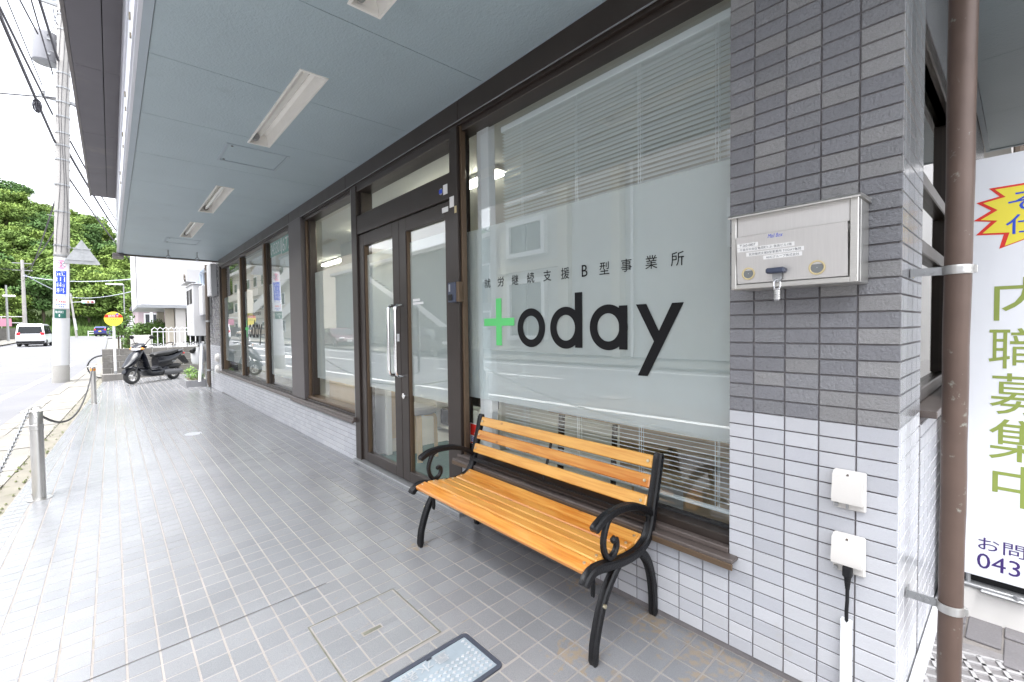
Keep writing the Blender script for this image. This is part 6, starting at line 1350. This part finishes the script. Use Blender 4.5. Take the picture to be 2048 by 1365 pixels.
# ================================================================== VEHICLES
def vehicle(name, lbl, cat, loc, rz_, L, Wd, H, paint, hood=.95, roof_f=.35, roof_r=1.9, boxy=False, group=None, plate='paper_white'):
    """front at +X; origin on the road under the middle"""
    t = thing(name, lbl, cat, loc, rz_, group); h = L/2
    if boxy: side = [(h,.35),(h+.02,.62),(h-.12,.88),(h-.75,1.02),(h-1.25,H-.12),(h-1.7,H),(-h+.30,H),(-h+.06,H-.18),(-h-.02,1.0),(-h-.03,.45),(-h+.1,.28),(h-.1,.28)]
    else: side = [(h,.38),(h+.01,.58),(h-.15,.74),(h-1.1,.90),(h-1.85,H-.06),(h-2.3,H),(-h+1.15,H-.03),(-h+.55,1.02),(-h+.05,.98),(-h,.5),(-h+.08,.28),(h-.1,.28)]
    bm = bmesh.new(); w = Wd/2
    def yy(z): return w*(1.0 if z < .95 else 1-.16*(z-.95)/max(H-.95,.1))*(.97 if z < .35 else 1)
    va = [bm.verts.new((x, -yy(z), z)) for x, z in side]; vb = [bm.verts.new((x, yy(z), z)) for x, z in side]; n = len(side)
    bm.faces.new(va[::-1]); bm.faces.new(vb)
    for i in range(n): bm.faces.new((va[i], va[(i+1) % n], vb[(i+1) % n], vb[i]))
    bmesh.ops.recalc_face_normals(bm, faces=bm.faces); bmesh.ops.bevel(bm, geom=[e for e in bm.edges], offset=.055, segments=2, affect='EDGES', clamp_overlap=True)
    me = bpy.data.meshes.new('body'); bm.to_mesh(me); bm.free(); me.materials.append(MATS[paint]); me.polygons.foreach_set('use_smooth', [True]*len(me.polygons)); me.set_sharp_from_angle(angle=math.radians(40)); inst('body', me, t)
    gl = [p for p in side if p[1] >= .98]
    def quadp(pts, name, m, off=.012):
        c = sum((Vector(p) for p in pts), Vector())/len(pts); nr = (Vector(pts[1])-Vector(pts[0])).cross(Vector(pts[2])-Vector(pts[0])).normalized()
        if nr.dot(c-Vector((0,0,.6))) < 0: nr = -nr
        q = [Vector(p)*.86+c*.14+nr*off for p in pts]; mb = MB(); mb.add(q+[Vector(p)-nr*.03 for p in q], [tuple(range(len(q)))]+[(i, (i+1) % len(q), len(q)+(i+1) % len(q), len(q)+i) for i in range(len(q))]); return mb.build(name, m, t, local=True, smooth=0)
    if boxy: fr, rr_ = ((h-.75,1.02),(h-1.25,H-.12)), ((-h-.0,1.02),(-h+.06,H-.18))
    else: fr, rr_ = ((h-1.1,.92),(h-1.85,H-.08)), ((-h+.55,1.02),(-h+1.1,H-.05))
    quadp([(fr[0][0],-yy(fr[0][1]),fr[0][1]),(fr[0][0],yy(fr[0][1]),fr[0][1]),(fr[1][0],yy(fr[1][1]),fr[1][1]),(fr[1][0],-yy(fr[1][1]),fr[1][1])], 'windscreen', 'car_window')
    quadp([(rr_[0][0],-yy(1.02),rr_[0][1]),(rr_[0][0],yy(1.02),rr_[0][1]),(rr_[1][0],yy(H-.15),rr_[1][1]),(rr_[1][0],-yy(H-.15),rr_[1][1])], 'rear_window', 'car_window', .016)
    xa, xb = fr[0][0]-.1, rr_[0][0]+.25
    for s_ in (-1, 1):
        xs_ = [xa+(xb-xa)*k/3 for k in range(4)]; xt = [fr[1][0]-.12+(rr_[1][0]+.2-fr[1][0]+.12)*k/3 for k in range(4)]
        for k in range(3): quadp([(xs_[k],s_*yy(1.02),1.0),(xs_[k+1],s_*yy(1.02),1.0),(xt[k+1],s_*yy(H-.1),H-.1),(xt[k],s_*yy(H-.1),H-.1)], 'side_window', 'car_window', .012)
        mb = MB(); mb.box(h-.12, h+.015, s_*w*.62-.18, s_*w*.62+.18, .62, .76, 0, .03); mb.build('headlight', 'lamp_clear', t, local=True)
        tz_ = (.98, 1.22) if boxy else (.72, .88); mb = MB(); mb.box(-h-.035, -h+.08, s_*w*.80-.12, s_*w*.80+.10, *tz_, 0, .02); mb.build('tail_light', 'lamp_red', t, local=True)
        mb = MB(); mb.ball((fr[0][0]-.35, s_*(w+.10), 1.05), (.09,.10,.07), 8); mb.build('door_mirror', paint, t, local=True)
        for x in (h-.85, -h+.8): wheel(t, x, .31, .31, .2, spokes=7, y=s_*(w-.10))
    mb = MB(); mb.box(-h-.05, -h+.05, -w*.95, w*.95, .30, .48, 0, .03); mb.build('rear_bumper', 'plastic_black' if boxy else paint, t, local=True); mb = MB(); mb.box(h-.04, h+.03, -w*.9, w*.9, .28, .46, 0, .03); mb.build('front_bumper', 'plastic_black' if not boxy else paint, t, local=True)
    mb = MB(); mb.box(-h-.055, -h-.02, -.17, .17, .74, .91, 0, .003); mb.build('number_plate', plate, t, local=True); mb = MB(); mb.box(h+.01, h+.035, -.17, .17, .42, .58, 0, .003); mb.build('number_plate', plate, t, local=True)
    mb = MB(); mb.box(-h+.2, h-.2, -w*.85, w*.85, .17, .30); mb.build('underbody', 'plastic_black', t, local=True, smooth=0)
    return t
vehicle('minivan', 'white minivan driving away along the road behind the utility pole', 'van', (-58.3, -6.75, rz(-58.3)), math.radians(180-3), 4.5, 1.78, 1.95, 'car_white', boxy=True)
vehicle('taxi', 'beige sedan with its nose showing at the left edge by the retaining wall', 'car', (-75.5, -14.0, rz(-75)+.1), math.radians(62), 4.4, 1.7, 1.45, 'car_beige')
vehicle('parked_car', 'dark blue small car far down the road by the white guard rail', 'car', (-102.0, -2.6, rz(-102)), math.radians(165), 3.6, 1.6, 1.6, 'car_blue', boxy=True, plate='ink_yellow')
vehicle('parked_car', 'dark maroon car parked across the road, reflected in the window left of the door', 'car', (-34.0, -10.9, rz(-34)), math.radians(3), 4.4, 1.75, 1.45, 'car_maroon', group='cars parked across the road')
vehicle('parked_car', 'black car parked across the road, reflected in the right glass door', 'car', (-20.6, -10.9, rz(-21)), math.radians(3), 4.6, 1.75, 1.48, 'car_black', group='cars parked across the road')
# ================================================================== FAR STREET FURNITURE
GRX = -105
t = thing('guard_rail', 'white guard rail at the far bend in front of the hillside', 'guard rail', (GRX, -2, rz(GRX)))
for zz in (.45, .80): mb = MB(); mb.beam((GRX, -4.6, rz(GRX)+zz), (GRX, 7, rz(GRX)+zz), .05, .12); mb.build('rail', 'paint_white', t, smooth=0)
for k in range(8): mb = MB(); mb.box(GRX-.06, GRX+.06, -4.6+1.6*k-.06, -4.6+1.6*k+.06, rz(GRX)-.1, rz(GRX)+.9); mb.build('post', 'paint_white', t, smooth=0)
t = thing('leaning_signal_pole', 'leaning pole with a traffic light arm beyond the big utility pole', 'traffic light', (-96, -5.7, rz(-96)))
mb = MB(); mb.cyl((-96, -5.65, rz(-96)-.1), (-96, -6.15, 7.2), .15, .11, 10); mb.build('pole', 'concrete_pole', t); mb = MB(); mb.cyl((-95.98, -5.67, 1.6), (-95.98, -5.85, 3.4), .165, .15, 10); mb.build('wrap', 'box_white', t)
mb = MB(); mb.beam((-95.9, -6.05, 5.85), (-95.9, -4.9, 5.95), .08, .08); mb.build('arm', 'paint_white', t, smooth=0)
mb = MB(); mb.box(-96.0, -95.7, -4.95, -3.45, 5.72, 6.18, 0, .08); hd = mb.build('signal_head', 'paint_white', t)
for yy, m in ((-4.68, 'signal_green'), (-4.2, 'signal_amber'), (-3.73, 'signal_red')): mb = MB(); mb.cyl((-95.7, yy, 5.95), (-95.66, yy, 5.95), .17, n=16); mb.build('lens', m, hd)
def simple_pole(loc, h, r, lbl, arms=True):
    t = thing('utility_pole', lbl, 'utility pole', loc, group='utility poles along the street'); mb = MB(); mb.cyl(loc, (loc[0], loc[1], loc[2]+h), r, r*.7, 10); mb.build('shaft', 'concrete_pole', t)
    if arms:
        for z in (h-.4, h-1.3): mb = MB(); mb.box(loc[0]-.05, loc[0]+.05, loc[1]-.9, loc[1]+.9, loc[2]+z-.05, loc[2]+z+.05); mb.build('cross_arm', 'galvanised', t, smooth=0)
    return t
simple_pole((-85, -9.95, rz(-85)), 10.2, .22, 'concrete utility pole rising behind the white minivan')
simple_pole((-52, 1.3, rz(-52)), 9.5, .17, 'utility pole mostly hidden behind the white clad building')
simple_pole((14, -4.3, rz(14)), 12.5, .18, 'utility pole behind the viewer holding up the near cables')
t = thing('street_lamp', 'dark street lamp pole at the left edge near the retaining wall', 'street lamp', (-75, -10.3, rz(-75))); mb = MB(); mb.cyl((-75,-10.3,rz(-75)), (-75,-10.3,6.6), .12, .08, 8); mb.build('pole', 'galvanised', t); mb = MB(); mb.box(-75.15,-74.85,-10.6,-9.6,5.3,5.5,0,.05); mb.build('lamp_head', 'paint_white', t)
t = thing('street_lamp', 'white street lamp head reaching out over the road beside the white building', 'street lamp', (-40,-1.9,rz(-40))); mb = MB(); mb.cyl((-40,-1.0,rz(-40)), (-40,-1.0,4.4), .035, n=8); mb.build('pole', 'galvanised', t); mb = MB(); mb.box(-40.1,-39.9,-1.9,-1.0,4.36,4.44,0,.03); mb.build('lamp_head', 'paint_white', t)
mb = MB(); mb.box(-86, -85.6, -16, -10.6, rz(-86)-.3, rz(-86)+1.5); mb.build('retaining_wall', 'concrete_block', loc=(-86,-14,0), label='dark retaining wall between the beige car and the white minivan', cat='wall')
t = thing('bank_railing', 'pale railing on top of the retaining wall at the left', 'railing', (-87, -14, 1.9))
for zz in (2.6, 3.4): mb = MB(); mb.beam((-87,-16,zz),(-87,-10.2,zz),.06,.10); mb.build('rail', 'paint_white', t, smooth=0)
for k in range(4): mb = MB(); mb.box(-87.04,-86.96,-16+1.9*k-.04,-16+1.9*k+.04,1.6,3.45); mb.build('post', 'paint_white', t, smooth=0)
mb = MB(); mb.box(-86.8,-86.74,-13.5,-11.3,2.15,3.15); mb.build('pink_banner', 'ink_pink', loc=(-86.8,-12.4,2.2), label='pink banner tied to the pale railing at the left', cat='banner')
mb = MB(); mb.box(-60.2,-60.0,-10.6,-9.05,.3,5.5) if False else mb.box(-60.2,-60.0,-10.75,-9.2,1.6,6.0); mb.cyl((-60.1,-10,rz(-60)),(-60.1,-10,1.6),.08,n=8); mb.build('edge_signboard', 'cream_wall', loc=(-60.1,-10,0), label='cream signboard cut by the left edge of the picture', cat='sign board')
# ================================================================== HILL AND WOOD
def hz(x, y):
    d = -118-x; 
    if d < 0: return rz(x)-.3
    top = 32-.5*(y+20) if y > -20 else 32+.03*(-20-y); top = max(top, 10)
    u = min(1, d/62); return rz(-118)+top*(u**.8)+1.0*math.sin(x*.13+y*.2)*u
hb_ = MB(); nx, ny = 22, 40; hxs = [-112-i*9 for i in range(nx)]; hys = [-190+ j*8.2 for j in range(ny)]
hb_.add([(x, y, hz(x,y)) for x in hxs for y in hys], [(i*ny+j, (i+1)*ny+j, (i+1)*ny+j+1, i*ny+j+1) for i in range(nx-1) for j in range(ny-1)]); hb_.build('hill', 'hill_floor', smooth=60, kind='structure')
mb = MB()
for k in range(16000):
    x = -106.5-random.random()*14; y = -24+38*random.random(); z = max(hz(x,y), rz(x)-.1)+(.0 if x > -118 else 0)+max(0, (-107-x))*.10
    h_ = random.uniform(.3,1.1); a = random.uniform(0,PI); dx, dy = .12*math.cos(a), .12*math.sin(a); mb.add([(x-dx,y-dy,z),(x+dx,y+dy,z),(x+random.uniform(-.2,.2),y+random.uniform(-.2,.2),z+h_)], [(0,1,2)])
mb.build('bank_grass', 'grass', smooth=0, recalc=False, kind='stuff')
mb = MB(); mb.add([(-106.5,-24,rz(-106)+.0),(-106.5,14,rz(-106)),(-121,14,rz(-120)+2.0),(-121,-24,rz(-120)+2.0)], [(0,1,2,3)]); mb.build('grass_bank', 'grass', smooth=0, kind='structure')
crowns = []
for v in range(5):
    cl = []; 
    for k in range(22):
        a = random.uniform(0,2*PI); q = random.random()**.5*2.6; z = random.uniform(-2.1,2.6); q *= math.sqrt(max(.15,1-(z/3.2)**2)); cl.append(((q*math.cos(a), q*math.sin(a), 5.0+z), random.uniform(.8,1.5)))
    mb = MB(); mset = [['leaf_a','leaf_b'],['leaf_c','leaf_a'],['leaf_b','leaf_a'],['leaf_c','leaf_c'],['leaf_a','leaf_b']][v]
    for c, r in cl: leafball(mb, c, r, 190, .21, 0 if random.random() < .6 else 1, .75, .55)
    crowns.append(mb.mesh('crown', mset, 0, False))
mb = MB(); mb.tube([(0,0,-.5),(.1,.05,1.5),(-.05,.1,3.2),(.1,0,5.0)], [.26,.2,.16,.06], 7); 
for k in range(4): a = k*1.6+.4; mb.tube([(0,0,2.6+.3*k),(.8*math.cos(a),.8*math.sin(a),3.8+.3*k),(1.6*math.cos(a),1.6*math.sin(a),4.6+.3*k)], [.10,.07,.03], 5)
trunk_me = mb.mesh('trunk', ['bark'])
tl = 'broadleaf tree of the dense wood covering the far hillside'; TG = 'trees of the wood on the hillside'
cnt = 0
for i in range(11):
    for j in range(22):
        x = -119-6.4*i+random.uniform(-2.2,2.2); y = -62+4.3*j+random.uniform(-1.8,1.8)+.0
        if i >= 9 and y > 4: continue
        s_ = random.uniform(.85,1.35)
        p = thing('broadleaf_tree', tl, 'tree', (x, y, hz(x,y)-.2), random.uniform(0,6.28), TG); p.scale = (s_*1.12, s_*1.12, s_)
        inst('trunk', trunk_me, p); inst('crown', crowns[random.randrange(5)], p); cnt += 1
# ================================================================== OVERHEAD CABLES
def cable(p0, p1, s, r, lbl, m='cable_black', n=26): mb = MB(); mb.tube(sag(p0, p1, s, n), r, 6); return mb.build('overhead_cable', m, loc=Vector(p0), label=lbl, cat='cable', group='overhead cables on the utility pole')
P = lambda z, dx=0, dy=0: V(PXY[0]+dx+.0327*z, PXY[1]+dy+.0374*z, PZ+z)      # the pole leans a little
cable(P(6.75,.05,-.15), (14,-4.5,10.6), .55, .030, 'thick cable rising steeply from the pole to the top left corner')
cable(P(7.5,.05,-.2), (14,-5.6,11.2), .5, .024, 'thinner cable just left of the thick rising cable')
cable(P(9.0,.1,-.1), (14,-4.2,11.9), .4, .030, 'thick cable crossing in front of the transformer')
cable(P(8.2,.1,-.4), (14,-4.9,11.6), .4, .012, 'thin wire beside the thick cable near the transformer')
cable(P(10.7,0,.8), (14,-3.5,12.1), .4, .012, 'high thin wire near the top of the utility pole'); cable(P(10.7,0,-.8), (14,-5.2,12.1), .4, .012, 'high thin wire on the street side of the pole top')
cable(P(6.6,-.1,.1), (-52,1.3,7.0), .8, .034, 'thick cable dropping behind the pole towards the far building'); cable(P(6.9,-.1,.15), (-52,1.3,7.4), .7, .024, 'second cable dropping behind the pole towards the far building')
cable(P(5.9,-.1,.1), (-52,1.3,6.4), .7, .026, 'lower cable running from the pole behind the triangular sign'); cable(P(9.0,-.1,.2), (-52,1.3,8.3), .7, .022, 'upper cable running from the pole to the far building')
cable(P(11.2,0,-.5), (14,-6.5,12.6), .6, .016, 'outer high wire crossing the top left corner'); cable(P(9.6,0,-.5), (14,-6.2,11.0), .7, .02, 'sagging cable near the left edge of the sky')
cable(P(8.6,0,-.2), (14,-3.7,11.0), .3, .016, 'thin cable close beside the eave board'); cable(P(12.2,0,.3), (14,-3.9,13.0), .3, .012, 'topmost wire above the transformer')
cable(P(5.4,-.1,-.1), (-85,-9.95,8.0), .6, .022, 'cable running from the big pole to the pole behind the minivan'); cable(P(7.9,0,.15), (-12.9,.4,6.2), .25, .012, 'drop wire from the pole to the shop roof')
mb = MB(); pp = sag(P(6.75,.05,-.15), (14,-4.5,10.6), .55, 26); q = pp[2]
for k in range(16): a = 2*PI*k/16; mb.tube([q+V(.10*math.cos(b)*math.cos(a)+random.uniform(-.03,.03), .08*math.cos(b)*math.sin(a), .16*math.sin(b)-.1) for b in [2*PI*i/10 for i in range(10)]], .008, 4, closed=True)
mb.build('cable_coil', 'cable_black', loc=q, label='coil of spare cable hanging on the thick cable left of the pole', cat='cable coil')
cable((-85,-9.95,9.5), P(4.7,-.1,0), .5, .02, 'cable crossing the road from the far pole to the big pole'); cable((-85,-9.95,8.9), (-96,-6.0,6.8), .3, .05, 'short cable between the far pole and the leaning signal pole', 'cable_light')
cable((-85,-9.95,8.6), (-52,1.3,6.2), .6, .045, 'pale cable stretched across the wooded hill to the right', 'cable_light'); cable((-96,-6.0,6.6), (-52,1.3,5.4), .5, .04, 'lower pale cable stretched across the wooded hill', 'cable_light')
cable((-85,-9.95,9.3), (-60,-30,9.5), .6, .03, 'cable leaving the far pole to the left'); cable((-30,-30,9.0), P(8.0,0,-.1), .6, .02, 'cable crossing high over the road from the left edge')
# ================================================================== ACROSS THE STREET (seen in the glass)
A = thing('beige_apartment', 'beige tiled apartment house across the street, reflected in the big window', 'building', (-9, -17, 0))
mb = MB(); mb.box(-19.2, -1.0, -22, -13.6, 0, 9.6); mb.build('wall', 'beige_tile', A, smooth=0)
mb = MB(); mb.box(-11.0, -10.6, -13.6, -13.2, 0, 9.6); mb.box(-18.4, -14.1, -13.6, -13.42, 4.0, 4.35); mb.box(-14.0, -13.4, -13.6, -13.3, 0, 9.6); mb.build('pilaster', 'cream_wall', A, smooth=0)
for x0, x1, z0, z1 in ((-17.6,-14.9,4.7,6.5),(-17.6,-14.9,7.4,9.0),(-17.6,-14.9,.6,3.6),(-6.5,-4.2,6.7,8.3),(-6.5,-4.2,3.8,5.4)):
    w = MB(); frame_rect(w, x0, x1, z0, z1, .22, -13.6, -13.35, 0, .0); w = w.build('window', 'paint_white', A, smooth=0); mb = MB(); mb.box(x0+.22, (x0+x1)/2-.03, -13.55, -13.5, z0+.22, z1-.22); mb.box((x0+x1)/2+.03, x1-.22, -13.58, -13.53, z0+.22, z1-.22); mb.build('pane', 'glass_dark' if False else 'car_window', w, smooth=0)
mb = MB(); mb.cyl((-10.2,-13.45,0), (-10.2,-13.45,9.6), .06, n=8); mb.build('rain_pipe', 'paint_white', A)
mb = MB(); mb.box(-19.3, -.7, -22.3, -13.3, 9.6, 9.9); mb.build('roof_slab', 'concrete_white', A, smooth=0)
C_ = thing('stair_house', 'grey building with a white outside stair across the street, reflected in the doors', 'building', (-27, -17, 0))
mb = MB(); mb.box(-44, -19.3, -22, -14.4, 0, 6.3); mb.build('wall', 'grey_render', C_, smooth=0); mb = MB(); mb.box(-44.3, -19.3, -22.3, -14.0, 6.3, 6.55); mb.build('roof', 'concrete_white', C_, smooth=0)
mb = MB(); mb.beam((-36,-14.0,5.6),(-30,-14.0,3.2),.10,.35); mb.beam((-30,-14.0,3.2),(-28.5,-14.0,3.2),.10,.35); mb.beam((-28.5,-14.0,3.2),(-22.5,-14.0,.5),.10,.35); mb.build('stair_stringer', 'paint_white', C_, smooth=0)
for k in range(22):
    x = -35.8+.6*k; zz = 5.5-.4*(k if k < 10 else k-2) if not 9 < k < 12 else 1.5+.1
    zz = 5.6-.4*.6*(k)*1.05; mb = MB(); mb.box(x, x+.3, -14.38, -14.06, max(zz,.2), max(zz,.2)+.05); mb.build('stair_tread', 'concrete', C_, smooth=0)
for x0 in (-23.4, -21.3):
    for z0 in (1.2, 3.9): w = MB(); frame_rect(w, x0, x0+1.2, z0, z0+1.0, .1, -14.4, -14.3, 0, 0); w = w.build('window', 'paint_white', C_, smooth=0); mb = MB(); mb.box(x0+.1, x0+1.1, -14.38, -14.35, z0+.1, z0+.9); mb.build('pane', 'car_window', w, smooth=0)
mb = MB(); mb.cyl((-24.2,-14.3,0),(-24.2,-14.3,6.3),.06,n=8); mb.build('rain_pipe', 'paint_white', C_)
E_ = thing('ramp_building', 'cream building with stepped balconies across the street, reflected in the triple window', 'building', (-62, -20, 0))
mb = MB(); mb.box(-104, -58, -30, -16.5, 0, 11.5); mb.build('wall', 'cream_wall', E_, smooth=0)
for z in (3.2, 6.8): mb = MB(); mb.box(-104, -80, -16.5, -15.7, z, z+1.3); mb.build('balcony', 'cream_wall', E_, smooth=0)
mb = MB(); mb.beam((-88,-15.6,3.6),(-60,-15.6,9.2),.2,1.5); mb.beam((-78,-15.9,1.2),(-58,-15.9,5.4),.2,1.3); mb.build('ramp_parapet', 'concrete_white', E_, smooth=0); mb = MB(); mb.box(-104.4, -57.6, -30.4, -15.4, 11.5, 12.0); mb.build('roof_slab', 'concrete_white', E_, smooth=0)
for k in range(8):
    for z in (.9, 4.7, 8.4): w = MB(); w.box(-102+5.2*k, -99.6+5.2*k, -16.5, -16.42, z, z+1.8); w = w.build('window', 'paint_white', E_, smooth=0); mb = MB(); mb.box(-101.8+5.2*k, -99.8+5.2*k, -16.42, -16.40, z+.15, z+1.65); mb.build('pane', 'car_window', w, smooth=0)
G_ = thing('corner_house', 'plain pale house across the street to the right of the apartment house', 'building', (6, -17, 0)); mb = MB(); mb.box(.2, 16, -22, -14, 0, 6.5); mb.build('wall', 'siding_white', G_, smooth=0); mb = MB(); mb.box(-.2, 16.4, -22.4, -13.6, 6.5, 6.8); mb.build('roof', 'dark_roof', G_, smooth=0)
for x0 in (2, 7, 12): w = MB(); w.box(x0, x0+1.8, -14, -13.93, 3.6, 5.0); w = w.build('window', 'paint_white', G_, smooth=0); mb = MB(); mb.box(x0+.1, x0+1.7, -13.93, -13.91, 3.7, 4.9); mb.build('pane', 'car_window', w, smooth=0)
for k, (x, y, h) in enumerate(((-20,-27,1.5),(-28,-30,1.7),(-24,-33,1.8),(-36,-29,1.5))):
    p = thing('broadleaf_tree', 'tree rising behind the grey stair house across the street', 'tree', (x, y, 0), k, 'trees behind the stair house'); p.scale = (h,)*3; inst('trunk', trunk_me, p); inst('crown', crowns[k], p)
# pale building closing the alley behind the recruiting board
H_ = thing('alley_building', 'pale tiled building closing the alley behind the recruiting board', 'building', (2, 7, 0)); mb = MB(); mb.box(-.2, 9, 6.0, 9, 0, 8); mb.build('wall', 'siding_white', H_, smooth=0)
mb = MB(); mb.box(1.6, 2.2, .9, 6.0, 0, 4.5); mb.build('side_wall', 'concrete_white', H_, smooth=0)
mb = MB(); mb.cyl((-.05,5.9,0),(-.05,5.9,6),.05,n=8); mb.build('rain_pipe', 'socket_brown', H_)
bpy.context.view_layer.update()
